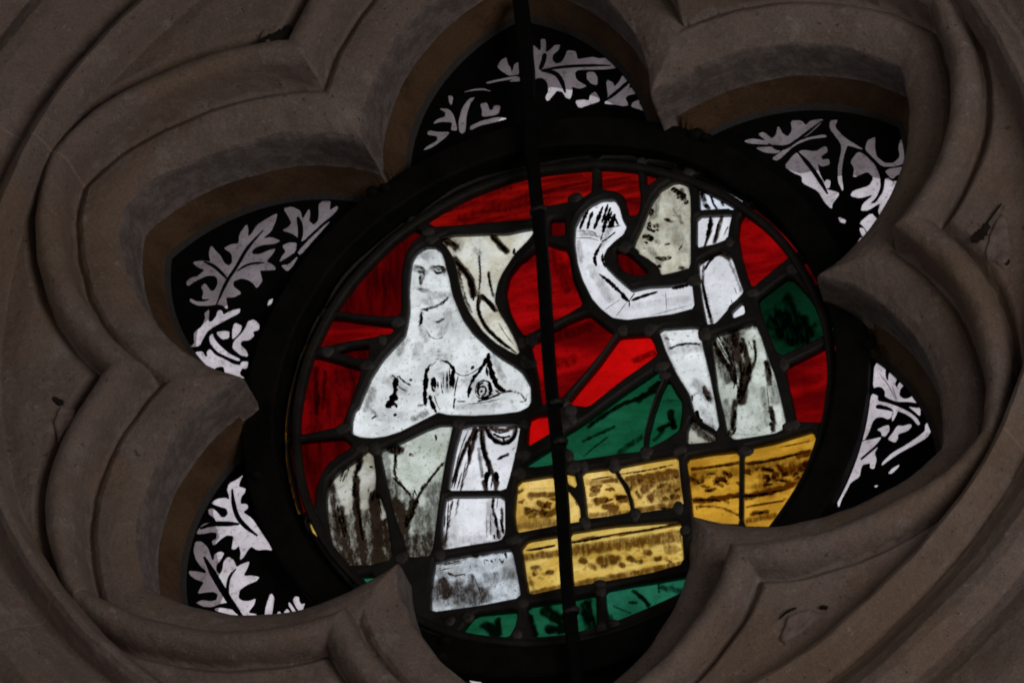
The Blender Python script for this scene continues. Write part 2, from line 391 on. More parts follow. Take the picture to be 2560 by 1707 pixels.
def build_stone():
    par = empty('stone_tracery', (0, 0, Z0), 'carved grey-brown limestone tracery of six pointed foils with roll mouldings, framing all the glass', 'tracery')
    NT_ = 1440
    th = np.arange(NT_) / NT_ * 2 * math.pi
    ux, uz = np.cos(th), np.sin(th)
    t6 = th % (math.pi / 3); t6 = np.where(t6 > math.pi / 6, math.pi / 3 - t6, t6)
    def arc_r(R):                      # radius along each ray where the foil arc of radius R is met
        bx, bz = np.cos(t6), np.sin(t6)
        B = bx * OX + bz * OZ; Cc = OX * OX + OZ * OZ - R * R
        return B + np.sqrt(np.maximum(B * B - Cc, 0))
    rows = []                          # (r array, y array or None, zone)
    for d, y, zn in [(-.012, .012, 0), (-.010, -.006, 0), (.004, -.010, 0), (.008, -.018, 1), (.016, -.040, 1), (.026, -.062, 1), (.036, -.085, 1), (.044, -.106, 1),
                     (.049, -.118, 2), (.050, -.135, 2), (.050, -.155, 2), (.050, -.175, 2), (.051, -.20, 2), (.051, -.225, 2), (.052, -.25, 2), (.054, -.268, 2.05)]:
        ar = arc_r(RG + d)
        yy = np.full(NT_, y)
        if zn < 2 and d > -.02:
            rw = np.hypot(ar * ux * XS + SX, ar * uz + SZ)
            ar = np.where(rw < .955, ar * .955 / np.maximum(rw, .1), ar); yy = np.where(rw < .99, np.maximum(yy, -.004), yy)
        rows.append((ar, yy, zn))
    r0 = arc_r(RG + .057)
    S = np.concatenate([np.linspace(0, 1, 250) ** 1.0 * .86, .86 + np.linspace(0, 1, 40)[1:] ** 1.6 * .14])
    RMAX = 3.3
    for i, s in enumerate(S):
        # inner rows follow the foil, outer rows become circles
        if s <= .86: r = r0 + (2.1 - r0) * (s / .86)
        else: r = np.full(NT_, 2.1 + (RMAX - 2.1) * (s - .86) / .14)
        x, z = r * ux, r * uz
        y = -front(x, z, r)
        d = foil_d(x, z)
        rows.append((r, y, np.where(d < .08, 2.2 + (d - .056) * 40, 3.2)))
    R = np.array([q[0] for q in rows]); Y = np.array([q[1] for q in rows])
    Zn = np.array([np.broadcast_to(q[2], NT_) for q in rows])
    X = R * ux * (1 + (XS - 1) * (1 - sm((R - 1.45) / .3))); Zz = R * uz
    # hand cut unevenness
    n = X.shape[0]
    WX = (np.sin(Zz * 5.1 + 1) + np.sin(X * 7.3 + Zz * 3.1) * .6 + np.sin(X * 13 - Zz * 11) * .35)
    WY = (np.sin(X * 4.3 + 2) + np.sin(Zz * 6.7 - X * 2.9) * .6 + np.sin(Zz * 15 + X * 9) * .35)
    fade = np.clip((-Y - .02) / .3, 0, 1)
    X = X + WX * .0045 * fade; Zz = Zz + WY * .0045 * fade
    Y = Y + (np.sin(X * 9.1 + Zz * 4) * .004 + np.sin(Zz * 21 - X * 17) * .0018) * fade
    co = np.stack([(X + SX) * U, Y * U, (Zz + SZ) * U + Z0], -1).reshape(-1, 3)
    # fine carving noise
    msk = (-Y.ravel() > .2)
    idx = np.nonzero(msk)[0]
    for i in idx[::1]:
        p = co[i]
        a0 = noise.noise((p[0] * 22, p[1] * 22, p[2] * 22)); a1 = noise.noise((p[0] * 90, p[1] * 90, p[2] * 90))
        a2 = noise.noise((p[0] * 30 + 9, p[1] * 30, p[2] * 30)); a3 = noise.noise((p[0] * 30, p[1] * 30, p[2] * 30 + 7))
        co[i, 1] += a0 * .0014 + a1 * .0006; co[i, 0] += a2 * .0016 + a1 * .0004; co[i, 2] += a3 * .0016 + a1 * .0004
    I = np.arange(n * NT_).reshape(n, NT_)
    a = I[:-1]; b = I[1:]
    F = np.stack([a, np.roll(a, -1, 1), np.roll(b, -1, 1), b], -1).reshape(-1, 4)
    me = bpy.data.meshes.new('tracery_moulding')
    me.vertices.add(len(co)); me.vertices.foreach_set('co', co.ravel())
    me.loops.add(F.size); me.loops.foreach_set('vertex_index', F.ravel())
    me.polygons.add(len(F)); me.polygons.foreach_set('loop_start', np.arange(len(F)) * 4)
    me.polygons.foreach_set('use_smooth', np.ones(len(F), bool))
    me.update(calc_edges=True)
    TH = np.broadcast_to(th, R.shape); ja = (TH - math.pi / 6 + math.pi / 6) % (math.pi / 3) - math.pi / 6
    jd = np.where(R > 1.5, R * np.sin(ja) + .008 * np.sin(R * 9 + TH * 5), 1.0)
    aj = me.attributes.new('joint', 'FLOAT', 'POINT'); aj.data.foreach_set('value', jd.ravel().astype(float))
    at_ = me.attributes.new('zone', 'FLOAT', 'POINT'); at_.data.foreach_set('value', Zn.ravel().astype(float))
    me.materials.append(STONE)
    link('tracery_moulding', me, par)
    # outdoor side of the same stone
    NB = 360; V = []; Fb = []
    rr = []
    thb = np.arange(NB) / NB * 2 * math.pi
    t6 = thb % (math.pi / 3); t6 = np.where(t6 > math.pi / 6, math.pi / 3 - t6, t6)
    for d, y in [(.0, .012), (.010, .05)]: rr.append((np.maximum(arc_r(RG + d), 1.0), y))
    for d, y in [(.012, .10), (.014, .22), (.018, .36), (.03, .46), (.12, .56), (.24, .64), (.32, .66)]:
        rr.append((np.maximum(arc_r(RG + d), 1.16), y))
    rr.append((np.full(NB, 2.0), .68)); rr.append((np.full(NB, 3.3), .68)); rr.append((np.full(NB, 3.3), -.72))
    for r, y in rr:
        for i in range(NB): V.append(((r[i] * math.cos(thb[i]) * XS + SX) * U, y * U, (r[i] * math.sin(thb[i]) + SZ) * U + Z0))
    for j in range(len(rr) - 1):
        for i in range(NB):
            i2 = (i + 1) % NB
            Fb.append((j * NB + i, j * NB + i2, (j + 1) * NB + i2, (j + 1) * NB + i))
    o = mesh('outer_face', V, Fb, [EXT], par, True)
    return par
stone = build_stone()

def mortar_patch(poly, cracks):
    """rough mortar filling set in the spandrel, with an open crack round part of it"""
    P = chaikin([at(x, y, -.46) for x, y in poly], .25, 2)
    cx = sum(p[0] for p in P) / len(P); cz = sum(p[1] for p in P) / len(P)
    V = []; F = []; n = len(P); K = 9
    for k in range(K + 1):
        s = 1 - k / K
        for i, p in enumerate(P):
            q = (cx + (p[0] - cx) * s, cz + (p[1] - cz) * s)
            q = (q[0] + .006 * noise.noise((q[0] * 40, q[1] * 40, 1)) * (s > .1), q[1] + .006 * noise.noise((q[0] * 40, q[1] * 40, 7)) * (s > .1))
            h = (-.012 if k == 0 else .0) + .010 * min(1, k / 2) + .006 * noise.noise((q[0] * 28, q[1] * 28, 3)) + .003 * noise.noise((q[0] * 90, q[1] * 90, 3))
            V.append(P3(q, -BASE - h))
    for k in range(K):
        for i in range(n): F.append((k * n + i, k * n + (i + 1) % n, (k + 1) * n + (i + 1) % n, (k + 1) * n + i))
    o = mesh('mortar_patch', V, F, [PATCH], stone, True)
    for cr, w in cracks:
        pts = [at(x, y, -.455) for x, y in cr]
        pp = chaikin(pts, .25, 2, closed=False)
        # ragged dark cavity
        V = []; F = []; L = len(pp)
        for i, p in enumerate(pp):
            a = pp[max(i - 1, 0)]; b = pp[min(i + 1, L - 1)]
            dx, dy = b[0] - a[0], b[1] - a[1]; l = math.hypot(dx, dy) or 1
            t = i / (L - 1); ww = w * PX * (.3 + 1.1 * math.sin(math.pi * min(.95, max(.08, t)))) * random.uniform(.6, 1.3) / 2
            for s, hy in ((-1.0, -.002), (-.55, .004), (.55, .004), (1.0, -.002)):
                V.append(P3((p[0] - dy / l * ww * s, p[1] + dx / l * ww * s), -BASE - .006 - hy * 1.2))
        for i in range(L - 1):
            for j in range(3): F.append((i * 4 + j, i * 4 + j + 1, i * 4 + 5 + j, i * 4 + 4 + j))
        mesh('crack', V, F, [CRACK], o)
mortar_patch([(2452, 640), (2470, 570), (2505, 508), (2520, 560), (2528, 640), (2515, 672), (2480, 650)],
             [([(2425, 596), (2440, 591), (2458, 574), (2468, 556)], 26), ([(2466, 556), (2482, 532), (2503, 506)], 3), ([(2505, 652), (2516, 660), (2522, 645)], 6)])
mortar_patch([(138, 1012), (165, 1005), (192, 1020), (185, 1050), (160, 1075), (140, 1100), (130, 1060)],
             [([(132, 990), (142, 1000), (158, 1004)], 13)])
mortar_patch([(1950, 1560), (1975, 1525), (2020, 1512), (2060, 1520), (2040, 1545), (1990, 1590), (1940, 1610)],
             [([(1948, 1542), (1968, 1522), (1990, 1515)], 4), ([(2048, 1514), (2060, 1512), (2068, 1516)], 8)])
mortar_patch([(660, 60), (690, 62), (700, 50), (690, 90), (655, 104), (640, 90)],
             [([(640, 108), (665, 92), (690, 85), (712, 80), (720, 60)], 26)])

# ------------------------------------------------------------------ foil glazing
LEAVES = dict(
 upper_left=['D 920,165 905,230 870,310 805,365 870,355 945,385 900,405 800,415 740,440 715,470 725,490 780,490 860,455 905,445 880,490 830,545 880,570 910,610 850,612 780,615 790,660 800,700 760,755 740,720 700,690 640,675 575,700 570,740 640,795 580,825 515,825 520,870 530,920 490,885 445,880 380,890 300,890 240,860 235,835 280,860 350,862 400,835 330,840 345,780 325,740 350,715 395,780 430,770 455,720 455,680 430,655 370,655 290,690 215,740 210,700 250,670 290,665 355,610 300,590 255,550 330,540 400,550 385,480 400,420 430,460 470,500 500,560 540,580 570,550 565,480 500,440 560,410 620,405 625,330 680,250 690,300 685,350 720,330 760,260 840,210',
  'D 970,130 1030,115 1100,150 1110,210 1130,200 1170,130 1175,180 1165,230 1200,260 1240,230 1250,170 1245,100 1280,65 1335,70 1325,150 1385,110 1395,130 1350,185 1250,270 1110,395 1090,360 1040,325 960,300 1010,275 1035,240 1010,190',
  'D 960,420 1010,398 1070,400 1060,470 1000,510 935,550 960,500 990,465', 'D 1350,212 1230,310 1080,470 1100,495 1200,380',
  'D 1085,500 1040,580 1000,622 965,590 955,575 1010,570', 'D 885,835 870,880 845,890 855,850',
  'D 385,920 350,950 360,980 335,1050 270,1100 270,1150 275,1180 240,1215 310,1205 330,1160 370,1090 430,1050 520,1000 620,950 630,915 560,930 495,965 480,930 455,925 445,970 410,1015 375,1020',
  'D 570,1155 570,1080 585,1025 640,1050 630,1090 600,1130', 'D 690,1015 735,1000 775,1040 775,1080 725,1095 735,1130 700,1160 640,1165 625,1200 670,1240 690,1290 640,1280 590,1240 570,1215 580,1170 650,1100 680,1050',
  'D 440,1100 500,1090 540,1095 540,1145 490,1155', 'D 410,1110 390,1130 395,1180 450,1250 530,1290 620,1325 625,1310 540,1270 460,1200 420,1150',
  'D 240,1290 280,1255 330,1250 350,1290 375,1290 370,1250 390,1232 430,1280 500,1310 570,1350 630,1360 640,1330 690,1330 680,1385 640,1380 620,1430 660,1460 655,1485 600,1445 560,1440 515,1430 505,1370 470,1365 430,1380 410,1410 370,1405 300,1365 350,1335 280,1320'],
 lower_left=['M 655,145 620,220 610,260 680,280 670,320 635,360 625,430 690,430 705,470 650,510 740,570 800,660 860,750 900,810 940,885 890,870 800,880 740,840 700,880 660,950 630,975 640,900 620,830 580,870 550,870 560,790 570,740 500,730 440,770 370,835 355,790 400,770 405,710 350,700 260,720 205,720 215,690 260,630 350,605 400,600 380,560 330,530 320,480 360,475 400,510 440,560 480,560 515,520 500,470 440,455 345,420 400,380 480,370 530,390 520,330 505,290 520,230 600,190',
  'M 195,795 250,800 310,860 350,985 375,970 380,920 430,895 470,910 440,970 390,1030 390,1090 430,1120 460,1070 470,990 510,945 560,980 590,1050 640,1020 720,990 700,1050 655,1135 740,1130 815,1145 790,1180 700,1215 620,1270 605,1350 650,1380 720,1380 780,1355 760,1420 700,1495 795,1510 740,1550 700,1550 620,1500 560,1440 520,1390 440,1400 350,1435 270,1430 195,1390 260,1370 330,1385 400,1370 415,1310 370,1285 300,1290 215,1305 240,1250 280,1190 200,1165 150,1130 125,1085 200,1090 290,1110 300,1080 250,1040 200,970 175,880',
  'M 380,1455 420,1445 500,1455 570,1470 620,1530 540,1510 400,1475', 'M 930,1300 960,1350 945,1450 930,1560 870,1565 880,1450 900,1380', 'M 1010,1480 1025,1500 1015,1520 995,1495',
  'M 1090,1455 1110,1490 1140,1535 1065,1535 1065,1480', 'M 1105,1390 1130,1420 1190,1515 1170,1515 1110,1420', 'M 1165,1335 1200,1340 1205,1390 1230,1415 1260,1400 1240,1460 1235,1500 1190,1450 1150,1370',
  'M 1340,1340 1380,1360 1420,1420 1455,1435 1400,1460 1370,1430'],
 top=['A 1040,710 1100,715 1130,750 1150,820 1155,855 1120,850 1130,800 1060,795 1000,810 1030,780 1080,765 1085,735', 'A 970,855 1030,865 1110,865 1080,900 1000,960 935,985 960,960 1030,920 1030,890 965,880',
  'A 1275,635 1240,680 1215,760 1210,860 1190,875 1175,860 1170,790 1195,700 1240,645', 'A 1100,625 1130,635 1120,690 1110,670', 'A 1310,680 1350,672 1365,720 1390,720 1400,690 1440,695 1425,750 1320,765 1325,720',
  'A 1245,825 1320,790 1420,768 1490,775 1400,800 1310,820 1245,852', 'A 1195,605 1260,585 1330,580 1385,600 1330,588 1260,593',
  'B 530,530 575,500 585,560 610,590 620,630 640,610 650,560 690,540 690,650 600,660 540,620 500,580', 'B 395,720 560,685 650,665 700,680 700,710 600,712 640,690 500,710 420,732',
  'B 760,370 830,410 860,445 885,430 880,340 915,345 920,400 915,460 960,440 1000,395 1045,395 1030,440 980,480 975,530 1010,560 1060,545 1090,500 1110,440 1180,450 1195,520 1260,510 1330,500 1390,515 1440,505 1520,540 1585,570 1530,595 1450,605 1330,608 1200,610 1170,640 1185,700 1280,755 1220,775 1145,755 1150,800 1135,865 1100,850 1070,800 1020,790 985,830 940,885 920,850 950,790 940,720 900,680 840,680 800,740 795,810 780,650 780,600 820,540 810,480 770,430',
  'B 1280,630 1340,630 1370,680 1368,745 1320,730 1285,690', 'B 1180,880 1240,870 1300,880 1310,830 1350,800 1380,850 1390,885 1310,910 1215,945',
  'B 1450,695 1500,720 1520,760 1560,720 1590,660 1630,635 1675,670 1660,720 1640,770 1690,770 1740,760 1752,800 1700,820 1640,830 1610,860 1640,920 1600,925 1520,910 1430,905 1470,850',
  'B 1810,835 1815,865 1750,880 1725,910 1780,925 1835,930 1850,985 1760,960 1665,930 1680,895 1740,870'],
 upper_right=['C 390,865 440,850 530,865 480,820 510,810 560,850 590,830 600,770 625,820 660,840 690,800 680,740 740,740 770,770 800,740 880,730 850,770 780,830 700,870 640,890 540,885 430,880',
  'C 460,905 560,900 620,912 600,940 520,935', 'C 560,975 640,915 760,850 880,825 905,840 800,850 700,890 600,985',
  'C 640,1020 700,945 750,920 830,930 890,895 905,930 860,960 870,980 910,975 915,1010 870,1020 840,1000 850,1060 880,1120 900,1100 920,1110 915,1150 890,1160 970,1180 970,1200 930,1250 930,1280 890,1240 850,1170 750,1120 750,1080 700,1060',
  'C 920,740 965,735 945,780 1000,840 1060,880 1130,920 1030,890 1020,900 1000,960 985,1060 1000,1180 970,1110 970,1020 990,930 990,880 920,790',
  'C 1135,915 1150,860 1195,840 1190,900 1200,960 1250,1000 1310,1000 1350,960 1340,900 1355,850 1380,890 1370,950 1425,950 1415,985 1320,1020 1240,1020 1190,970',
  'C 1090,930 1130,950 1190,1010 1220,1080 1225,1150 1200,1210 1160,1250 1200,1245 1250,1170 1260,1080 1340,1150 1360,1170 1330,1220 1280,1260 1240,1335 1215,1300 1230,1240 1150,1290 1110,1290 1120,1250 1190,1190 1100,1215 1045,1200 1060,1170 1160,1140 1190,1090 1150,1050 1060,1090 1070,1030 1045,990',
  'C 1250,1040 1415,1015 1410,1055 1330,1070 1300,1100', 'C 1300,1110 1380,1105 1375,1150 1340,1140', 'C 1100,1365 1170,1305 1200,1340 1230,1360 1165,1450 1130,1390', 'C 1100,1395 1125,1400 1145,1460 1120,1450',
  'C 1080,1500 1110,1450 1115,1490 1085,1515', 'C 970,1330 1015,1350 1010,1370 985,1360'],
 right=['N 490,95 580,110 578,230 610,265 615,200 640,140 700,160 690,220 660,290 685,320 710,270 760,230 795,240 760,280 710,330 700,390 750,420 800,410 840,370 855,300 890,320 870,370 840,415 870,420 920,400 965,375 950,410 880,455 800,440 680,440 580,395 585,350 560,315 520,305 475,320',
  'N 465,370 510,390 512,438 600,455 700,490 800,540 860,590 888,640 875,650 830,590 760,545 690,520 680,550 645,620 645,570 660,530 650,505 600,480 520,460 490,480 495,505 600,520 655,535 615,600 560,575 500,580 465,620 430,720 390,790 365,780 400,650 420,560 445,450',
  'N 790,485 850,500 960,490 1000,460 1040,452 1030,480 970,505 890,510 890,570 850,530', 'N 510,690 570,660 610,650 615,700 580,750 555,745 550,710', 'N 690,655 740,660 800,640 815,660 780,700 690,730 690,770 670,805 605,775 650,720',
  'N 340,800 450,780 550,755 500,820 420,890 350,950 370,965 450,900 520,840 480,900 500,960 480,1040 450,1030 450,985 380,1000 360,1040 350,1110 270,1160 230,1240 190,1310 165,1385 160,1330 110,1350 60,1430 30,1425 90,1330 190,1150 290,930',
  'N 975,600 1010,640 990,700 950,760 850,820 700,900 600,970 550,1010 560,980 640,900 780,820 880,750 940,700 940,650', 'N 710,1000 690,1030 640,1080 610,1080 640,1040', 'N 485,1190 515,1185 500,1205'],
 bottom=['P 400,870 590,900 770,930 740,945 600,935 590,990 430,1000 415,940', 'P 930,930 985,920 985,990 940,990', 'P 1560,835 1640,800 1640,825 1580,845', 'P 1680,790 1740,770 1735,795 1690,805',
  'P 1430,860 1460,850 1455,870', 'P 1500,843 1540,835 1520,860', 'P 1750,768 1840,733 1840,750 1770,775'],
)
VEINS = dict(
 upper_left=[('D 810,300 680,440 600,590 520,700 440,890', 19), ('D 820,555 700,560 600,620', 14), ('D 340,545 430,580 535,690', 17), ('D 1080,195 1105,280 1095,400', 26), ('D 1350,190 1230,300 1090,430', 16)],
 lower_left=[('M 550,280 560,420 600,560 690,660 800,740', 28), ('M 235,670 350,622 480,622 620,625', 34), ('M 275,945 380,1140 470,1290 560,1430 680,1568', 40), ('M 590,1060 520,1140 500,1260 520,1390', 20)],
 top=[('B 912,465 905,530 870,610', 28), ('B 880,612 1100,580 1300,572 1490,572', 19), ('B 880,618 1000,630 1060,700 1092,810', 26), ('B 1665,690 1560,790 1440,880', 22)],
 upper_right=[('C 720,930 800,1020 860,1110 905,1190', 17), ('C 870,740 760,830 620,930 540,880', 14)],
 right=[('N 530,190 610,290 680,440', 4), ('N 640,300 690,440', 4)], bottom=[])
NAMES = dict(upper_left=(150, 'painted glass of the left foil with one large upright oak leaf over smaller bright leaves'),
             lower_left=(210, 'painted glass of the lower left foil with two stacked white oak leaves'),
             top=(90, 'painted glass of the top foil, crossed by the iron bar, with a long pointed leaf'),
             upper_right=(30, 'painted glass of the upper right foil with forked stem and curling leaves'),
             right=(330, 'painted glass of the right foil with bright stems tapering to a thin point'),
             bottom=(270, 'painted glass of the bottom foil, mostly hidden below the iron ring'))
def poly_ok(P): return P
def tri_plate(P, Y, extra=None):
    """triangulated flat polygon, optional interior points"""
    vin = [Vector(p) for p in P]; n = len(vin)
    ed = [(i, (i + 1) % n) for i in range(n)]
    if extra: vin += [Vector(p) for p in extra]
    vv, ee, ff, _, _, _ = delaunay_2d_cdt(vin, ed, [], 1, 1e-6)
    return [(v[0], v[1]) for v in vv], [tuple(f) for f in ff]
for key, (deg, label) in NAMES.items():
    c0 = math.radians(deg)
    par = empty('foil_glass', P3((1.15 * math.cos(c0), 1.15 * math.sin(c0))), label, 'painted glass', 'painted foliage glass in the six foils')
    # outline of this light: foil arc outside, under the iron ring inside
    out = []
    for i in range(61):
        t = (i - 30) / 30; a = math.radians(30) * (1 - abs(t)); a = math.radians(30) - math.radians(30) * abs(t)
        bx, bz = math.cos(a), math.sin(a)
        B = bx * OX + bz * OZ; R = RG + .006
        r = B + math.sqrt(max(B * B - (OX * OX + OZ * OZ - R * R), 0))
        ang = c0 + math.radians(30) * t
        out.append((max(r, .90) * math.cos(ang) * XS + SX, max(r, .90) * math.sin(ang) + SZ))
    for i in range(31):
        ang = c0 + math.radians(29.8) * (1 - 2 * i / 30)
        out.append((.93 * math.cos(ang), .93 * math.sin(ang)))
    V, F = tri_plate(out, 0)
    mesh('glass_sheet', [P3(p, .006) for p in V], F, [G['leaf']], par)
    holes = [grow(ccw(chaikin(zp(s, .0), .17, 1)), 1.6 * PX) for s in LEAVES[key]]
    pt = flat_cut('foliage_painting', out, holes, [BLACK], par, .0, .004, .0006)
    V = []; F = []
    for s, w in VEINS[key]:
        zf = ZOOM[s.split()[0]][2]
        rb = ribbon(zp(s, -.004), w / zf * PX * 1.7, .05)
        b0 = len(V)
        for l, r in rb: V += [P3(l, -.004), P3(r, -.004)]
        for i in range(len(rb) - 1): F.append((b0 + 2 * i, b0 + 2 * i + 1, b0 + 2 * i + 3, b0 + 2 * i + 2))
    if V: mesh('leaf_vein', V, F, [BLACK], par)

# ------------------------------------------------------------------ leaded medallion
panel = empty('leaded_medallion', (0, 0, Z0), 'round stained glass medallion of two nude veiled figures against ruby, green and gold glass', 'stained glass')
# (polygon, glass, label)
PANES = [
 ('E 520,190 580,190 625,225 650,290 665,360 685,430 700,510 715,570 750,660 790,750 870,860 960,945 1030,1010 1100,1060 1200,1120 1260,1170 1300,1240 1325,1290 1328,1400 1310,1435 1250,1465 1100,1485 900,1497 700,1490 620,1470 540,1510 J 1050,190 940,245 830,280 730,292 640,285 590,265 575,230 580,150 600,80 E 0,1440 40,1340 100,1200 190,1060 300,940 365,870 385,780 400,690 400,600 395,520 405,400 415,300 450,235 490,205', 'white', 'head and bust of the left figure on mottled white glass, hands at the breast'),
 ('E 640,125 720,95 880,90 1000,85 1150,85 1260,60 1345,45 1345,85 1300,140 1210,230 1150,320 1100,400 1070,470 1050,560 1045,620 1080,700 1130,780 1180,870 1220,960 1240,1020 1180,990 1080,930 980,840 880,700 830,600 800,500 780,400 770,350 740,250 690,170', 'cream', 'cream veil of the left figure with dark brown folds'),
 ('A 940,1430 1000,1385 1160,1270 1330,1200 1500,1160 1620,1135 F 150,245 350,205 550,180 555,410 480,460 400,480 250,510 180,515 A 1640,1430 1400,1450 1150,1470 1020,1480', 'redstreak', 'long streaky ruby pane along the top'),
 ('F 250,640 340,640 345,750 255,745', 'reddark', None),
 ('F 645,175 900,180 915,300 935,480 925,560 905,595 870,590 850,520 830,440 760,400 650,385', 'redstreak', 'ruby pane above the raised hand'),
 ('F 1000,200 1215,225 1100,280 1005,360', 'redstreak', None),
 ('I 690,285 780,130 870,0 E 0,345 200,175 370,35 480,85 400,150 340,250 315,400 310,720 I 1180,350 900,320', 'reddark', 'dark ruby pane left of the veiled head'),
 ('I 620,395 800,400 1000,430 1300,470 1290,520 1100,560 900,590 750,620 620,655 510,635 560,520', 'red', None),
 ('I 790,710 900,690 1060,670 1050,770 950,760', 'reddark', None),
 ('I 450,760 600,780 800,840 980,890 950,1000 880,1200 790,1430 650,1460 480,1500 310,1515 330,1300 380,1050 430,850', 'redmid', 'tall mottled ruby pane left of the bust'),
 ('J 85,350 250,330 490,310 560,370 450,440 380,490 320,570 280,680 265,780 260,860 190,880 150,700 110,520', 'reddark', None),
 ('J 238,958 280,955 302,1072 265,1030', 'gold', None),
 ('E 1160,540 1185,420 1260,320 1350,250 F 190,820 300,860 350,870 380,950 400,1100 440,1200 480,1300 360,1370 245,1425 E 1300,875 1250,800 1190,680', 'red', 'ruby pane behind the iron bar beside the cream veil'),
 ('F 770,880 830,900 920,980 1000,1060 900,1060 820,1020 780,960', 'reddark', None),
 ('Q 165,260 320,165 450,95 600,35 690,110 790,180 700,310 560,480 450,600 370,690 320,720 245,725 220,500 190,370', 'red', None),
 ('Q 850,210 1070,195 1100,250 1130,340 1050,400 850,540 600,740 450,725 550,600 700,420 800,280', 'redhot', 'brightest red pane, a slanting ray below the bent arm'),
 ('Q 150,850 200,825 340,810 340,930 285,955 135,1050', 'redhot', None),
 ('G 945,405 1000,470 1100,580 1200,690 1265,765 1150,835 1000,960 890,1055 850,950 810,800 785,650 800,540 850,470', 'red', 'rounded ruby pane at the upper right'),
 ('G 1255,895 1330,845 1395,950 1385,1050 1310,970', 'reddark', None),
 ('O 1090,440 1280,350 1480,245 1490,400 1470,600 1430,860 1330,860 1180,855 1150,700 1110,540', 'red', 'ruby pane at the right edge below the green one'),
 ('G 940,1165 1150,1005 1190,1010 1300,1130 1400,1270 1520,1395 1350,1480 1120,1590 1080,1560 1010,1380 960,1240', 'greendark', 'very dark green pane at the right edge'),
 ('Q 415,975 600,860 900,640 1180,450 1190,480 1160,600 1100,760 1050,880 1020,1000 1020,1090 850,1105 700,1130 460,1165 440,1060', 'green', 'large green wedge above the gold ledge'),
 ('Q 1225,550 1270,640 1320,710 1320,800 1300,930 1200,1000 1075,1065 1090,950 1130,800 1180,650', 'green', None),
 ('Q 100,1215 330,1068 330,1192 200,1210', 'green', None),
 ('P 455,597 560,470 860,440 840,540 800,618 650,612', 'green', None),
 ('P 945,405 1200,370 1290,350 1430,320 1435,550 1310,580 1220,600 1010,620 980,530', 'green', None),
 ('P 1520,290 1700,255 1900,225 2200,170 2180,240 2000,325 1800,415 1560,515 1530,400', 'teal', 'bright teal pane at the bottom right'),
 ('J 580,1420 640,1395 720,1385 735,1405 680,1435 600,1450', 'teal', None),
 ('K 775,640 1050,598 1085,978 950,1000 775,1035 755,900', 'goldpale', 'left end of the patterned gold ledge'),
 ('K 1145,690 1195,770 1240,850 1250,950 1155,966', 'goldpale', None), ('K 1145,575 1200,590 1220,685 1180,655', 'gold', None),
 ('L 130,450 290,430 310,480 370,560 390,670 280,690 165,705 150,560', 'goldpale', None),
 ('L 330,425 480,395 655,365 665,500 685,640 560,655 430,675 415,590 370,500', 'goldpale', None),
 ('L 715,375 850,352 1000,335 1003,740 900,730 755,720 740,550', 'amber', 'amber ledge pane above the stone cusp'),
 ('L 1040,320 1200,290 1330,250 1410,225 1430,290 1395,420 1320,560 1200,750 1035,750', 'amber', 'amber ledge pane tapering at the right edge'),
 ('K 810,1160 850,1110 1095,1068 1130,1465 870,1520 845,1380 820,1210', 'gold', None),
 ('L 50,792 300,755 550,735 670,730 685,960 500,1010 250,1055 75,1086', 'gold', 'long golden step pane at the bottom'),
 ('L 745,830 800,830 810,950 745,955', 'gold', None),
 ('K 130,1270 430,1215 700,1175 720,1230 750,1380 780,1545 P 600,385 240,435 240,300 260,150', 'step', 'weathered bluish white step under the left figure'),
 ('K 340,205 780,200 745,390 700,580 665,705 235,710 260,550 300,350', 'skin', 'white drapery with a dark brown looped fold'),
 ('K 215,765 655,760 655,1050 630,1095 400,1130 180,1170 190,950', 'skin', None),
 ('J 800,400 870,370 950,340 1150,240 1250,205 1345,200 1290,450 1240,750 1180,1215 1080,1225 1000,1220 990,1090 940,980 890,820 850,640', 'greenish', 'pale green glass of the left figure below the waist'),
 ('J 690,400 720,440 740,600 735,760 770,760 820,900 870,1250 700,1290 500,1290 430,1150 390,950 380,760 400,640 480,560 600,480', 'mossy', 'dark streaked drapery at the lower left'),
 ('F 490,590 560,520 640,480 730,475 765,530 790,630 825,690 800,745 730,800 670,860 640,930 660,1000 740,1080 820,1150 870,1190 1000,1160 1190,1150 1335,1125 1357,1320 1200,1360 1000,1385 850,1405 740,1390 650,1320 580,1240 500,1080 460,950 440,800 445,680', 'skin', 'bent forearm and raised hand of the right figure'),
 ('F 905,840 920,780 960,700 1000,600 1050,480 1110,400 1200,345 1270,335 1310,380 1325,480 1325,700 1325,1005 1230,1030 1120,1055 1100,990 1020,930 950,890', 'head', 'tan mottled head of the right figure in profile'),
 ('G 455,200 550,185 620,200 740,265 845,340 800,390 745,450 600,455 485,460 480,330', 'blue', 'bluish white veil behind the right head'),
 ('G 460,510 715,500 690,580 675,685 600,715 460,750', 'skin', None),
 ('G 475,870 550,830 640,790 700,820 730,900 760,1000 800,1105 720,1190 590,1340 540,1350 500,1150 480,1000', 'skin', 'pure white shoulder of the right figure'),
 ('G 735,1250 800,1190 812,1270 740,1300', 'skin', None),
 ('O 95,140 390,125 420,300 470,500 510,700 545,900 535,930 450,900 390,820 360,720 340,640 240,480 150,290', 'white', 'leg of the right figure'),
 ('O 352,850 400,905 510,970 520,1012 320,1030 325,930', 'mossy', None),
 ('O 510,200 640,160 830,95 880,220 910,320 980,500 1030,700 1075,910 1000,945 850,970 690,995 640,960 610,800 560,600 540,430 520,300', 'greenish', 'pale robe of the right figure with dark folds'),
]
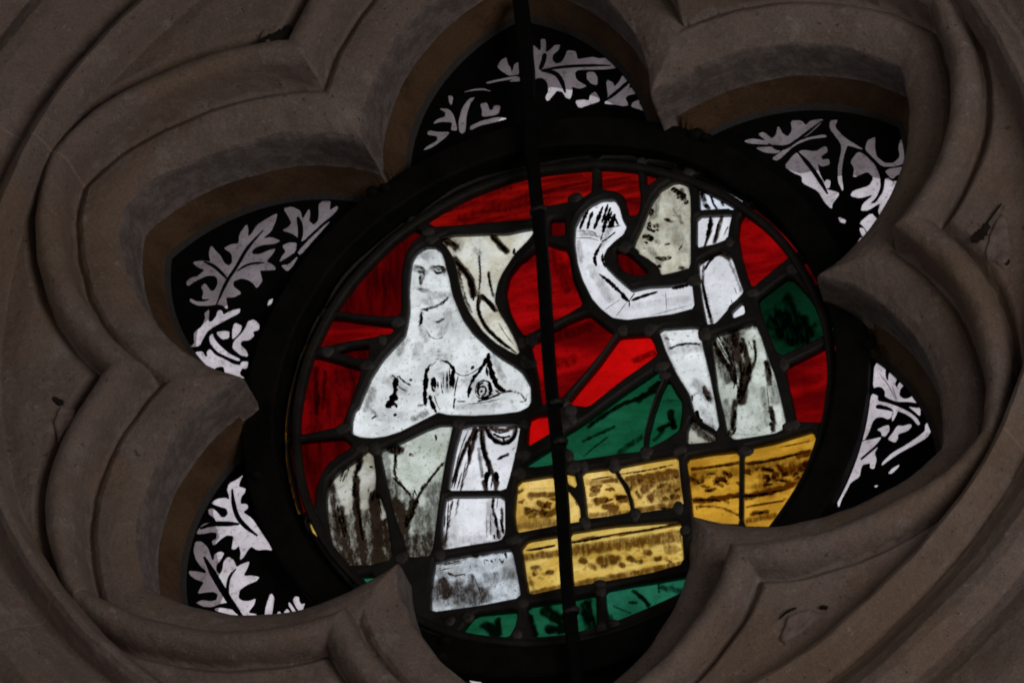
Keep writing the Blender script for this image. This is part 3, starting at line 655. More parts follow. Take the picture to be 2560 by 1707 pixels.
# soft brown washes fired onto the glass: (stroke, width px, strength)
WASH = [
 ('E 570,345 660,375', 50, .34), ('E 430,345 510,385', 50, .32), ('E 480,400 480,470', 22, .30), ('E 460,505 515,525', 34, .34), ('E 560,560 680,560', 60, .22), ('E 440,250 540,250', 60, .25), ('E 500,600 560,640', 50, .25), ('E 690,700 640,860', 60, .22), ('E 480,820 520,900', 50, .22),
 ('E 240,1220 330,1300', 90, .22), ('E 100,1300 60,1450', 60, .30), ('E 350,920 300,1000', 60, .3), ('E 450,950 440,1050', 60, .2), ('E 560,1000 680,1050', 60, .18), ('E 640,1180 700,1300', 50, .25), ('E 860,1230 1000,1330', 90, .22), ('E 1040,1040 1120,1200', 40, .25), ('E 760,1440 1100,1420', 40, .18), ('E 520,1480 430,1520', 50, .35),
 ('F 560,1000 700,1250', 60, .22), ('F 460,800 480,950', 40, .25), ('F 900,1300 1300,1250', 60, .15), ('F 700,700 640,830', 40, .3), ('F 1080,450 1040,600', 50, .35), ('F 1200,700 1280,850', 90, .22), ('F 1020,860 1100,960', 50, .3),
 ('O 200,300 420,280', 60, .2), ('O 380,560 500,680', 70, .3), ('O 130,180 180,330', 30, .3), ('O 420,760 500,860', 50, .2),
 ('J 440,1240 870,1260', 200, .6), ('J 480,1000 520,1280', 60, .6), ('J 560,900 600,1280', 50, .45), ('J 430,950 720,1000', 170, .45), ('J 400,700 480,950', 60, .35), ('J 700,900 720,1250', 90, .5),
 ('J 1010,1120 1200,1140', 220, .60), ('J 1220,700 1160,1000', 120, .40), ('J 860,660 940,880', 110, .50), ('J 1000,760 1080,900', 80, .4), ('J 820,420 850,620', 60, .35),
 ('O 650,150 720,480', 150, .50), ('O 540,300 620,520', 70, .50), ('O 800,620 860,900', 90, .15), ('O 980,560 1000,700', 60, .35), ('O 610,700 640,900', 50, .35),
 ('K 140,1480 460,1530', 170, .50), ('K 140,1330 200,1420', 70, .30), ('K 540,1400 700,1370', 90, .30), ('K 560,950 620,1080', 80, .30), ('K 250,1100 500,1090', 70, .2),
 ('K 830,1235 1100,1192', 55, .55), ('L 70,893 690,806', 55, .55), ('L 80,1078 690,962', 34, .55), ('L 400,505 660,455', 60, .55), ('L 160,505 300,488', 30, .40), ('L 1180,500 1370,420', 150, .35), ('L 560,560 665,540', 110, .35), ('L 740,470 1000,445', 55, .30), ('L 1060,430 1300,390', 60, .35), ('K 775,990 1070,960', 60, .4), ('K 870,1510 1120,1465', 40, .5),
 ('E 30,1380 120,1480 300,1520', 110, .16), ('E 200,1050 330,900', 90, .14), ('E 480,720 700,800', 110, .12), ('E 420,230 560,260', 90, .14), ('E 900,160 960,260', 120, .12), ('F 950,760 1290,640', 160, .14), ('F 1180,420 1280,560', 90, .18),
 ('E 660,130 750,180', 45, 1), ('E 1040,100 1150,215', 40, 1), ('E 745,280 860,420 895,560', 45, .9), ('E 930,560 925,700 1000,830 1150,960', 22, 1), ('E 950,560 1040,640 1060,680', 26, 1), ('E 935,250 945,400 930,560', 12, .8), ('E 1010,380 1020,480 1045,560', 16, .7),
 ('E 770,350 830,600 880,690', 12, .7), ('E 700,100 800,150 760,200', 60, .25), ('E 900,200 940,230', 40, .3),
 ('E 420,330 480,330 510,400 480,470', 12, .55), ('E 570,340 640,330 660,370', 16, .75), ('E 490,670 600,650 690,580', 14, .8), ('E 480,700 470,800', 16, .7), ('E 600,770 650,750', 14, .8), ('E 510,840 560,900 640,890', 10, .35),
 ('E 60,1420 130,1500', 30, .35), ('E 20,1300 60,1200', 30, .2), ('E 590,1060 650,1075', 10, .4), ('E 600,1000 640,985', 8, .4), ('E 460,1420 490,1420', 18, .5),
 ('E 1100,1320 1240,1310 1300,1380', 9, .7),
 ('J 400,620 430,900 520,1290', 40, .65), ('J 480,850 560,1290', 45, .75), ('J 600,600 590,800 660,1290', 42, 1), ('J 740,760 760,1000 780,1290', 75, 1), ('J 520,520 470,600', 20, .5), ('J 560,440 640,440 600,560', 40, .8), ('J 420,1000 480,1290', 50, .6), ('J 650,1000 700,1280', 25, .7), ('J 830,950 860,1250', 40, .8), ('J 450,1250 880,1270', 60, .6),
 ('J 870,380 940,400', 60, .9), ('J 910,440 890,600 1000,720', 14, .9), ('J 1270,500 1100,720 1050,820', 16, .9), ('J 1050,800 1000,950 960,1000', 50, .95), ('J 900,800 960,900 980,1000', 70, 1), ('J 1100,900 1100,1200', 120, .40), ('J 860,700 950,800', 60, .35), ('J 1020,1150 1180,1180', 90, .40), ('J 820,450 860,600', 30, .4), ('J 1200,800 1180,1150', 40, .35),
 ('K 350,220 420,210', 30, .4), ('K 430,230 340,400 260,640', 24, 1), ('K 440,240 400,400 385,490', 26, 1), ('K 460,230 400,420 320,700', 14, .8), ('K 480,220 500,400 560,560 600,640 590,700', 30, 1), ('K 460,380 490,600', 22, .45), ('K 510,210 560,300 650,345 730,300 760,210', 28, 1), ('K 560,215 640,240 740,215', 30, .8), ('K 500,640 520,700', 30, .9), ('K 615,460 690,425', 16, .8),
 ('K 250,780 220,1000 190,1150', 12, .7), ('K 300,780 280,900', 12, .5), ('K 575,770 570,850 600,950 620,1080', 16, .9), ('K 640,850 650,1030', 16, .8), ('K 540,800 540,1000', 40, .25), ('K 250,950 300,1150', 60, .18), ('K 640,1100 400,1130', 25, .25),
 ('K 180,1420 220,1480 200,1540', 60, .75), ('K 130,1450 420,1500', 60, .40), ('K 400,1380 480,1540', 40, .45), ('K 560,1400 740,1360', 50, .35), ('K 140,1290 400,1230 700,1185', 14, .5), ('K 130,1530 460,1550', 60, .45),
 ('F 460,690 540,745 640,760', 12, .35), ('F 600,1000 640,1130 700,1250', 40, .18), ('F 480,740 580,735', 30, .30),
 ('F 1260,400 1290,460', 40, .5), ('F 1140,620 1190,640', 20, .6), ('F 1240,600 1270,650', 22, .45), ('F 1070,660 1080,680', 20, .5), ('F 1060,790 1090,810', 20, .4), ('F 960,700 1020,620', 20, .3), ('F 1260,1000 1290,1010', 30, .6), ('F 1200,540 1230,600', 20, .3),
 ('G 640,230 740,290 830,345', 26, .65), ('G 560,200 620,210', 26, .35), ('G 480,310 500,380', 30, .8), ('G 500,410 540,440', 30, .6), ('G 555,350 600,450', 12, .9), ('G 640,350 650,420', 16, .9),
 ('G 550,510 570,580 510,740', 16, .9), ('G 640,510 620,600 580,710', 24, .8), ('G 680,600 650,690', 10, .5),
 ('G 490,870 560,810 640,795 700,830', 34, .9), ('G 500,900 485,1000 520,1200 560,1340', 16, .7), ('G 700,860 760,1000 790,1090', 16, .5), ('G 530,1120 560,1280', 8, .4),
 ('O 170,280 260,250 340,245 410,250', 9, .8), ('O 440,600 480,680', 36, .7), ('O 360,650 440,600', 16, .35), ('O 420,850 530,910', 14, .4), ('O 140,200 160,215', 10, .6), ('O 350,860 420,960 500,1000', 55, .6),
 ('O 520,220 570,360 640,440 690,550', 32, 1), ('O 680,140 700,350 760,460 740,700', 55, .9), ('O 740,240 790,400 800,450', 40, .8), ('O 600,200 680,380', 9, .8), ('O 830,220 850,330 820,440 750,650', 16, .8), ('O 700,110 830,110', 50, .5), ('O 930,400 960,560', 40, .75), ('O 960,750 990,860 980,920', 30, .8), ('O 680,700 660,900', 40, .7), ('O 530,300 560,440', 20, .6), ('O 900,600 940,880', 40, .3), ('O 690,960 850,960', 20, .25),
 ('K 860,745 1040,735', 40, .7), ('K 930,800 970,830', 40, .7), ('K 850,870 890,870', 55, .6), ('K 920,880 960,870', 50, .45), ('K 1000,890 1060,870', 50, .7), ('K 780,940 1060,960', 70, .30), ('K 775,720 800,710', 20, .9), ('K 760,700 1050,690', 20, .2),
 ('L 180,545 210,550', 26, .9), ('L 200,610 250,605', 36, .75), ('L 250,640 310,650', 30, .95), ('L 320,590 370,600', 34, .8), ('L 240,500 340,490', 18, .9), ('L 170,690 380,670', 26, .5),
 ('L 380,490 650,440', 30, .8), ('L 470,540 500,520', 50, .6), ('L 500,590 510,600', 34, .8), ('L 570,540 640,540', 60, .5), ('L 430,560 450,590', 20, .7), ('L 440,660 670,630', 30, .6), ('L 560,480 640,470', 40, .5), ('L 600,600 660,580', 30, .5),
 ('L 730,480 790,500', 22, .6), ('L 760,500 800,480', 34, .45), ('L 870,500 880,490', 30, .7), ('L 820,550 860,545', 16, .8), ('L 920,450 950,470', 24, .7), ('L 915,490 930,500', 24, .6), ('L 750,605 860,600 1000,575', 26, 1), ('L 740,430 800,425 1000,395', 12, .95), ('L 900,580 940,620', 14, .5), ('L 840,460 860,450', 14, .6), ('L 770,640 900,640 1000,690', 12, .6),
 ('L 1040,400 1180,385 1400,325', 14, 1), ('L 1140,430 1190,440', 22, 1), ('L 1150,470 1170,490 1150,520', 20, .95), ('L 1230,420 1260,460', 26, .9), ('L 1280,440 1380,420', 50, .7), ('L 1040,585 1180,560 1300,520', 30, 1), ('L 1050,640 1200,620 1260,600', 8, .8), ('L 1300,400 1340,520', 30, .55), ('L 1080,680 1160,670', 24, .7), ('L 1340,360 1400,340', 30, .8), ('L 1240,300 1400,270', 6, .7), ('L 1050,720 1200,690', 30, .45), ('L 1200,480 1280,500', 30, .6),
 ('L 60,840 180,815 300,800 480,775 670,740', 13, 1), ('L 70,870 350,830 680,780', 26, .45), ('L 120,940 140,950', 26, .85), ('L 240,950 300,940', 60, .7), ('L 340,965 350,970', 26, .7), ('L 385,930 410,940', 26, .7), ('L 475,900 495,900', 28, .7), ('L 540,935 560,930', 22, .7), ('L 600,870 640,880', 44, .35), ('L 170,970 200,980', 30, .5), ('L 440,950 450,950', 26, .6), ('L 600,940 620,950', 14, .6), ('L 90,1070 400,1010 680,950', 16, .5), ('L 640,800 680,790', 30, .3),
 ('K 840,1180 960,1150 1060,1135', 12, 1), ('K 860,1210 1090,1180', 26, .4), ('K 880,1310 920,1310', 36, .55), ('K 1000,1350 1030,1350', 34, .6), ('K 890,1360 900,1370', 26, .5), ('K 880,1500 1110,1460', 26, .6), ('K 860,1400 900,1500', 20, .4),
 ('Q 600,900 800,750 1130,620', 30, .8), ('Q 560,1010 800,900', 22, .6), ('Q 550,1135 750,980', 8, .8), ('Q 1000,680 1160,560', 44, .75), ('Q 850,1090 1010,980', 40, .45), ('Q 1240,780 1270,900', 40, .85), ('Q 1150,920 1230,880', 30, .8), ('Q 1180,700 1290,690', 16, .3), ('Q 1120,1000 1180,930', 30, .5),
 ('P 630,540 720,600', 60, .8), ('P 720,500 720,600', 36, .8), ('P 1080,430 1200,520', 70, .75), ('P 1100,560 1200,570', 60, .8), ('P 1360,380 1400,540', 70, .75), ('P 1720,285 1800,350 1830,390', 22, .9), ('P 1690,370 1740,370', 16, .8), ('P 1560,390 1700,450', 6, .7), ('P 1900,230 1905,290', 7, .7), ('P 1930,260 2100,290', 40, .45), ('P 1545,470 1560,500', 24, .6),
 ('P 960,480 990,600', 40, .8),
 ('G 1120,1330 1240,1420', 230, .62), ('G 1160,1150 1200,1250', 70, .5), ('G 1280,1300 1340,1440', 60, .6),
 ('F 170,420 550,320', 26, .35), ('F 150,330 540,260', 30, .25), ('A 1000,1400 1500,1230', 40, .30), ('A 1200,1430 1620,1300', 80, .30), ('F 650,230 900,230', 30, .25),
 ('E 1420,960 1340,760', 60, .0), ('Q 330,200 600,120', 80, .30), ('Q 350,400 480,380', 90, .30), ('F 260,900 380,1150', 90, .30), ('I 550,850 560,1300', 40, .45), ('I 640,900 620,1250', 30, .5), ('I 780,900 880,880', 90, .2),
 ('Q 960,380 1120,320', 50, .4),
]
# crisp trace lines: (stroke, width px)
TRACE = [
 ('E 520,1130 505,1230 510,1320 505,1420', 9), ('E 540,1120 515,1180 512,1260', 8), ('E 525,1130 560,1095', 4), ('E 640,1070 700,1085 740,1160', 6), ('E 600,1075 560,1110', 3), ('E 575,1200 590,1290', 12), ('E 635,1240 640,1290', 3),
 ('E 683,1150 683,1290', 5), ('E 735,1110 730,1290', 8), ('E 745,1160 790,1190 850,1185 920,1140 960,1100', 3), ('E 980,1050 960,1120 890,1210 850,1290 850,1360', 8), ('E 1010,1010 1010,1090 1040,1190 1090,1290 1140,1310', 13), ('E 1010,1010 980,1100 950,1130', 9),
 ('E 870,1120 895,1130', 11), ('E 905,1330 910,1260 960,1220 1020,1240 1040,1300 1000,1360 940,1370 910,1340', 5), ('E 930,1300 950,1270 990,1280 985,1330 950,1350', 5), ('E 920,1390 1000,1370 1100,1330', 7), ('E 1010,1270 1020,1310', 9), ('E 760,1390 830,1390', 4), ('E 840,1410 970,1400 1100,1370', 2.5),
 ('E 545,1340 560,1400 600,1480', 9), ('E 745,1360 735,1410 735,1450', 4), ('E 770,1190 750,1270 740,1350', 4), ('E 1140,1310 1200,1310', 5), ('E 1250,1395 1300,1390 1305,1360', 3), ('E 1040,1200 1060,1260', 6),
 ('E 275,1200 285,1240 270,1290 290,1310', 13), ('E 250,1180 275,1205', 4), ('E 320,1210 350,1240 400,1265', 4), ('E 385,1220 410,1222', 8), ('E 300,1270 330,1295 370,1310', 3), ('E 280,1330 250,1390 215,1440', 20), ('E 260,1495 290,1495', 10), ('E 100,1520 130,1500', 6),
 ('E 480,700 485,760 470,790', 7), ('E 605,770 640,755', 5), ('E 490,670 560,665', 3), ('E 580,340 640,330 665,350', 3), ('E 580,370 610,385 650,375', 4), ('E 600,350 625,360', 3), ('E 440,350 500,340 510,370', 2), ('E 450,370 490,375', 3), ('E 480,400 465,450 480,475', 3), ('E 455,515 500,510', 3), ('E 470,525 490,530', 2.5), ('E 640,640 690,580', 3), ('E 505,200 520,205', 8),
 ('F 540,540 490,640 470,700', 9), ('F 570,560 540,640 530,700', 8), ('F 650,520 600,650 580,700', 9), ('F 710,530 670,640 650,730', 10), ('F 745,580 710,660 690,690', 12), ('F 740,600 765,660', 7), ('F 690,480 720,490', 3), ('F 590,530 610,530', 6),
 ('F 650,730 630,790', 3), ('F 750,720 690,770 640,800', 5), ('F 640,810 600,880 580,930 600,990', 8), ('F 650,890 640,930 670,1000', 6), ('F 620,1050 700,1110 760,1170 850,1250', 9), ('F 870,1260 960,1225 1080,1190', 8), ('F 860,1250 855,1310', 3), ('F 790,1220 860,1270', 6), ('F 1190,1165 1330,1135', 9), ('F 855,1260 900,1200', 4),
 ('F 440,770 540,765 620,790', 2), ('F 445,715 580,712 610,770', 2), ('F 650,1340 800,1240', 1.6), ('F 745,1390 840,1270', 1.6), ('F 1140,1180 1150,1335', 1.4), ('F 1010,1380 1350,1290', 1.4),
 ('F 1020,650 1010,700 1060,720', 6), ('F 965,755 1050,770', 9), ('F 970,800 1000,805', 5), ('F 1140,620 1170,635', 6), ('F 1060,920 1130,935 1190,920', 7), ('F 1190,380 1240,410 1280,440', 8), ('F 1240,440 1250,460', 8), ('F 1130,820 1170,820', 3.5), ('F 1275,820 1250,860', 4), ('F 1290,480 1320,500', 7), ('F 1030,540 1040,580', 5), ('F 920,880 960,910', 5), ('F 1080,980 1110,1000', 6), ('F 970,845 980,855', 4),
 ('G 555,330 570,400 600,450', 4), ('G 545,510 560,580 505,740', 6), ('G 560,560 540,640 500,745', 4), ('G 645,360 650,400', 5),
 ('G 480,1000 520,1200 570,1350', 5), ('G 500,1030 545,1250 580,1330', 2), ('G 800,1195 830,1215', 4), ('G 510,410 540,430', 6),
 ('O 170,285 250,255 320,245 410,252', 5), ('O 320,250 330,255', 7), ('O 380,770 400,850 440,900 520,935', 13), ('O 345,650 350,700', 5), ('O 450,650 480,680', 6), ('O 180,210 200,215', 3),
 ('O 515,230 560,330 600,400 640,430', 10), ('O 590,170 640,260 680,330', 2.5), ('O 545,180 620,300 660,420 690,530 670,600', 7), ('O 660,150 690,280', 14), ('O 700,700 720,560 760,430', 10), ('O 800,380 790,520 760,600 730,700', 9), ('O 600,250 640,330', 4), ('O 690,760 670,830 660,900', 7), ('O 960,790 970,850', 6), ('O 930,390 960,470', 6), ('O 640,920 650,980 690,900', 12),
 ('K 430,215 370,330 300,500 245,690', 6), ('K 390,340 380,480', 8), ('K 480,230 480,300 490,400 540,520', 7), ('K 330,560 290,700', 4), ('K 510,210 550,290 620,340 700,340 750,270 760,210', 9), ('K 610,465 650,445 685,425', 5), ('K 600,560 610,640', 9), ('K 530,560 520,690', 8), ('K 720,390 745,370', 3), ('K 570,580 555,700', 3),
 ('K 575,765 565,860', 6), ('K 590,900 600,960', 8), ('K 225,770 215,950 200,1150', 3), ('K 610,1000 605,1060', 5), ('K 300,780 298,820', 3), ('K 640,960 655,1050', 6),
 ('K 225,1355 265,1370', 6), ('K 265,1380 320,1365 360,1365', 3.5), ('K 150,1300 260,1275 320,1260', 3), ('K 140,1335 240,1315', 3), ('K 420,1215 440,1235 460,1215', 7), ('K 500,1245 540,1260', 4), ('K 670,1205 680,1240', 5), ('K 630,1275 660,1265', 5), ('K 590,1240 595,1260', 4), ('K 395,1330 380,1340', 3), ('K 430,1400 460,1470 480,1540', 2.5), ('K 670,1540 680,1520', 3),
 ('J 905,360 900,420 915,540', 6), ('J 930,350 940,410', 9), ('J 880,600 950,670 1010,720', 5), ('J 1280,490 1200,590 1100,720 1090,760', 5), ('J 1020,720 1030,780', 3), ('J 1060,690 1040,760', 3), ('J 1010,420 1045,430', 6), ('J 1090,750 1040,850 1000,990', 9), ('J 1220,290 1225,320', 4), ('J 700,520 730,530', 7),
 ('J 620,480 610,560', 12), ('J 590,640 575,740', 10), ('J 520,560 490,640', 5), ('J 450,820 470,950 510,1080', 7), ('J 600,780 640,1000', 8), ('J 700,680 695,720', 2),
 ('E 940,280 945,420 935,520', 3.5), ('E 1000,380 1015,460 1040,530', 4), ('E 1030,100 1110,170 1150,220', 9), ('E 1210,190 1205,240', 6), ('E 745,290 820,370 880,470 890,600', 11), ('E 925,560 920,680 990,820 1100,920 1230,1015', 8), ('E 950,550 1030,640 1060,690', 9), ('E 850,460 860,500', 6), ('E 1080,770 1150,880 1210,950', 2), ('E 720,140 755,180', 7), ('E 660,140 720,160', 4), ('E 980,820 1100,910 1200,980', 2.5),
 ('Q 555,1140 640,1060 760,970', 2.5), ('P 1560,390 1700,450', 2), ('P 1895,235 1900,300', 2), ('L 1045,405 1200,380 1400,330', 6), ('L 745,605 850,600 900,612', 6), ('L 960,595 1000,580 1100,580 1260,545', 7), ('L 805,428 1000,400', 5), ('L 60,845 170,825 300,800', 6), ('L 300,795 480,775 600,745 670,738', 5), ('L 1230,310 1420,270', 3),
 ('L 130,460 290,440', 0.1), ('L 330,460 480,440 640,405', 5), ('L 170,490 300,470', 3), ('L 560,650 680,650', 7), ('K 850,1180 1060,1140', 6), ('L 1140,430 1195,438', 8), ('L 1150,465 1170,480', 9), ('L 1140,520 1190,515', 7), ('L 1050,635 1250,605', 2.5),
 ('L 820,460 870,460', 3), ('L 860,520 890,500', 6), ('L 815,555 850,550', 6), ('O 1100,420 1300,410 1460,440', 1.2), ('O 1190,400 1460,480', 1.0),
 ('E 610,1230 612,1285', 5), ('E 655,1180 652,1290', 3), ('E 700,1130 705,1290', 4), ('E 720,1150 715,1280', 6), ('E 560,1210 566,1300 590,1310', 6), ('E 640,1290 650,1330', 3), ('E 580,1340 600,1400 620,1450', 2), ('E 530,1200 520,1300', 7), ('E 515,1260 512,1340', 6), ('E 525,1360 515,1430', 5),
 ('E 970,1240 930,1260 920,1320 940,1350', 6), ('E 1000,1250 1030,1290 1010,1330', 6), ('E 960,1300 945,1320', 8), ('E 1060,1300 1100,1330', 4), ('E 870,1280 855,1340', 9), ('E 880,1200 920,1180 950,1140', 8), ('E 990,1120 1000,1190', 7), ('E 1020,1150 1035,1220', 9), ('E 1040,1230 1070,1290', 4), ('E 930,1370 990,1350 1040,1330', 5),
 ('E 290,1200 310,1190 320,1220', 4), ('E 265,1230 270,1280', 9), ('E 285,1290 265,1340 240,1390', 12), ('E 240,1400 205,1440', 14), ('E 275,1400 290,1440', 6), ('E 120,1500 90,1530', 4), ('E 390,1330 380,1335', 5),
 ('E 600,980 640,975', 1.5), ('E 595,1000 640,1000', 1.2), ('E 600,1030 650,1030', 1.5), ('E 590,1055 640,1055', 1), ('E 520,830 560,895 620,905 650,880', 1.6),
 ('E 575,360 600,395 640,385 660,360', 3), ('E 585,345 640,325 660,340', 2), ('E 640,345 655,370', 3.5), ('E 440,340 470,330 505,345', 2), ('E 450,365 470,385 500,375', 3), ('E 500,360 505,400', 3), ('E 470,395 460,440', 2.5), ('E 462,460 485,478', 2.5), ('E 540,530 555,530', 4), ('E 600,570 605,575', 4), ('E 590,420 600,422', 3), ('E 455,515 475,508 495,512', 2.5), ('E 500,675 540,680', 4), ('E 640,620 670,600', 4),
 ('F 500,600 470,690', 4), ('F 560,590 520,700', 3), ('F 690,500 660,600 640,650', 7), ('F 660,650 655,720', 7), ('F 720,560 690,640', 8), ('F 735,620 720,680 740,670', 8), ('F 760,640 770,670', 5), ('F 700,690 740,680 790,670', 3),
 ('F 1190,375 1210,395', 9), ('F 1225,400 1260,430', 11), ('F 1255,440 1285,470', 8), ('F 1285,420 1300,450', 5), ('F 1020,640 1005,690 1030,710', 7), ('F 1040,660 1060,690', 4), ('F 960,750 1000,765', 8), ('F 1000,770 1050,780', 9), ('F 985,795 1000,815', 6), ('F 1060,700 1095,715', 4), ('F 1075,925 1110,940', 5), ('F 1140,930 1185,920', 7), ('F 1040,540 1020,600', 6), ('F 905,850 930,890', 6), ('F 1000,930 1040,960', 6), ('F 1260,840 1245,865', 3), ('F 1145,815 1180,815', 3), ('F 1200,590 1215,600', 5), ('F 1160,640 1180,640', 4), ('F 1255,1000 1290,1010', 7),
 ('O 530,190 600,330 660,400', 3), ('O 560,200 640,340 670,380', 2), ('O 600,165 650,260', 2), ('O 550,290 590,360 620,400', 9), ('O 620,400 650,470', 12), ('O 640,480 690,560', 9), ('O 660,300 690,480 700,600', 4), ('O 720,380 730,480', 7), ('O 740,200 730,330', 14), ('O 770,250 760,350', 6), ('O 800,400 770,500', 11), ('O 740,560 725,660', 13), ('O 700,640 720,720', 8), ('O 790,460 800,540', 5), ('O 680,780 690,840', 9), ('O 670,860 660,930', 9), ('O 920,380 930,440', 7), ('O 945,430 965,500', 7), ('O 975,760 975,860', 9), ('O 930,560 950,760', 2), ('O 960,860 970,930', 8), ('O 820,250 850,340 840,400', 4), ('O 790,230 820,300', 3),
 ('K 380,230 330,350 280,520', 3), ('K 300,560 265,690', 4), ('K 360,480 320,690', 3), ('K 450,220 410,330', 8), ('K 500,330 510,430 560,520', 5), ('K 540,520 545,600', 9), ('K 520,560 515,650', 9), ('K 590,560 600,640', 10), ('K 560,220 590,250 640,260 700,240', 4), ('K 570,260 640,300 710,280', 7), ('K 540,260 580,320 640,345 700,330 740,290', 9), ('K 640,290 665,320', 4), ('K 615,450 680,430', 7),
 ('K 610,770 600,850', 2), ('K 520,900 525,1080', 1.5), ('K 550,880 555,1060', 2), ('K 580,1050 585,1090', 6), ('K 590,930 605,1000', 9), ('K 630,930 650,1020', 6), ('K 200,900 190,1000', 3), ('K 260,780 245,860', 3),
 ('K 160,1285 240,1270', 3), ('K 250,1290 330,1270', 2.5), ('K 220,1345 230,1370 270,1372', 5), ('K 300,1365 330,1370', 5), ('K 500,1250 510,1290', 3), ('K 550,1250 570,1270', 5), ('K 620,1240 640,1270 660,1250', 3), ('K 665,1195 680,1230', 6), ('K 350,1310 380,1300', 2.5), ('K 140,1320 200,1310', 2.5), ('K 390,1290 400,1325', 2), ('K 180,1400 230,1390', 3),
 ('J 870,370 880,420', 7), ('J 905,430 895,500', 5), ('J 890,520 910,590', 5), ('J 930,640 990,700', 5), ('J 1000,710 1025,760', 4), ('J 1030,700 1050,760 1030,800', 2.5), ('J 1055,700 1070,750', 2.5), ('J 1100,700 1140,650', 7), ('J 1150,640 1240,540', 4), ('J 1080,780 1060,850', 9), ('J 1050,860 1030,930', 8), ('J 1010,430 1050,440', 4), ('J 1215,270 1230,310', 5), ('J 995,900 990,1000', 10),
 ('J 640,470 600,560', 7), ('J 600,560 590,610', 8), ('J 500,560 470,640', 4), ('J 540,530 520,600', 4), ('J 450,830 460,900', 6), ('J 480,900 500,960', 5), ('J 420,840 440,930', 4), ('J 590,700 590,760', 14), ('J 700,520 725,520', 7), ('J 740,700 720,800', 7), ('J 690,690 690,730', 2), ('J 480,860 520,1050', 7), ('J 620,900 650,1100', 7), ('J 770,770 800,900', 3),
 ('G 480,300 490,370', 7), ('G 545,330 580,420', 2), ('G 630,345 635,360', 6), ('G 640,370 645,400', 7), ('G 505,415 520,440', 8), ('G 570,200 620,205', 3), ('G 680,260 740,300', 6), ('G 550,520 545,600 520,660', 9), ('G 620,540 600,620 585,700', 5), ('G 690,580 680,610', 3), ('G 505,950 495,1040 530,1180', 2), ('G 510,1100 550,1270 575,1340', 2.5), ('G 715,1150 722,1190', 1.5), ('G 740,1060 760,1120', 1.5), ('G 600,810 540,860 505,930', 6), ('G 690,830 710,830', 4),
 ('O 160,290 200,280', 4), ('O 240,262 300,250', 6), ('O 320,300 340,300', 3), ('O 430,600 440,640', 4), ('O 455,660 475,700', 4), ('O 470,620 490,640', 3), ('O 140,205 165,212', 4), ('O 300,185 325,190', 3), ('O 400,860 420,890', 9), ('O 350,660 345,690', 5), ('O 470,790 500,800', 2),
 ('L 200,480 290,470', 2), ('L 1090,300 1380,240', 1.2), ('L 770,490 775,520', 5), ('L 830,450 880,462', 3), ('L 880,490 860,520', 5), ('L 915,440 945,465', 6), ('L 920,490 930,510', 5), ('L 810,550 850,556', 4), ('L 1130,425 1190,440', 6), ('L 1160,460 1175,490 1150,500', 7), ('L 1225,415 1265,470', 5), ('L 1200,490 1280,500', 5), ('L 760,640 770,660', 3), ('L 1080,680 1150,670', 5),
]
WS = []
for s, w, k in WASH:
    zf = ZOOM[s.split()[0]][2]; pts = chaikin(zp(s), .25, 1, closed=False) if len(zp(s)) > 2 else zp(s)
    WS.append((pts, w / zf * PX / 2, k ** .72 if k > 0 else 0, min(p[0] for p in pts), max(p[0] for p in pts), min(p[1] for p in pts), max(p[1] for p in pts)))
ORN = [('K 790,860 1075,825', 210, 1), ('K 1160,830 1250,860', 150, 1), ('L 160,585 390,560', 165, 1), ('L 400,560 685,530', 170, .95), ('L 740,505 1000,485', 120, .9), ('L 1040,480 1370,430', 130, 1),
       ('L 90,965 680,890', 110, .45), ('K 860,1390 1120,1345', 170, .45)]
ORS = [(zp(s), w / ZOOM[s.split()[0]][2] * PX / 2, k) for s, w, k in ORN]
STEP = 5.0 * PX
holes = []; pane_polys = []
tr = []
for s, w in TRACE:
    zf = ZOOM[s.split()[0]][2]
    tr.append((zp(s, -.003), w * PX * 1.05))
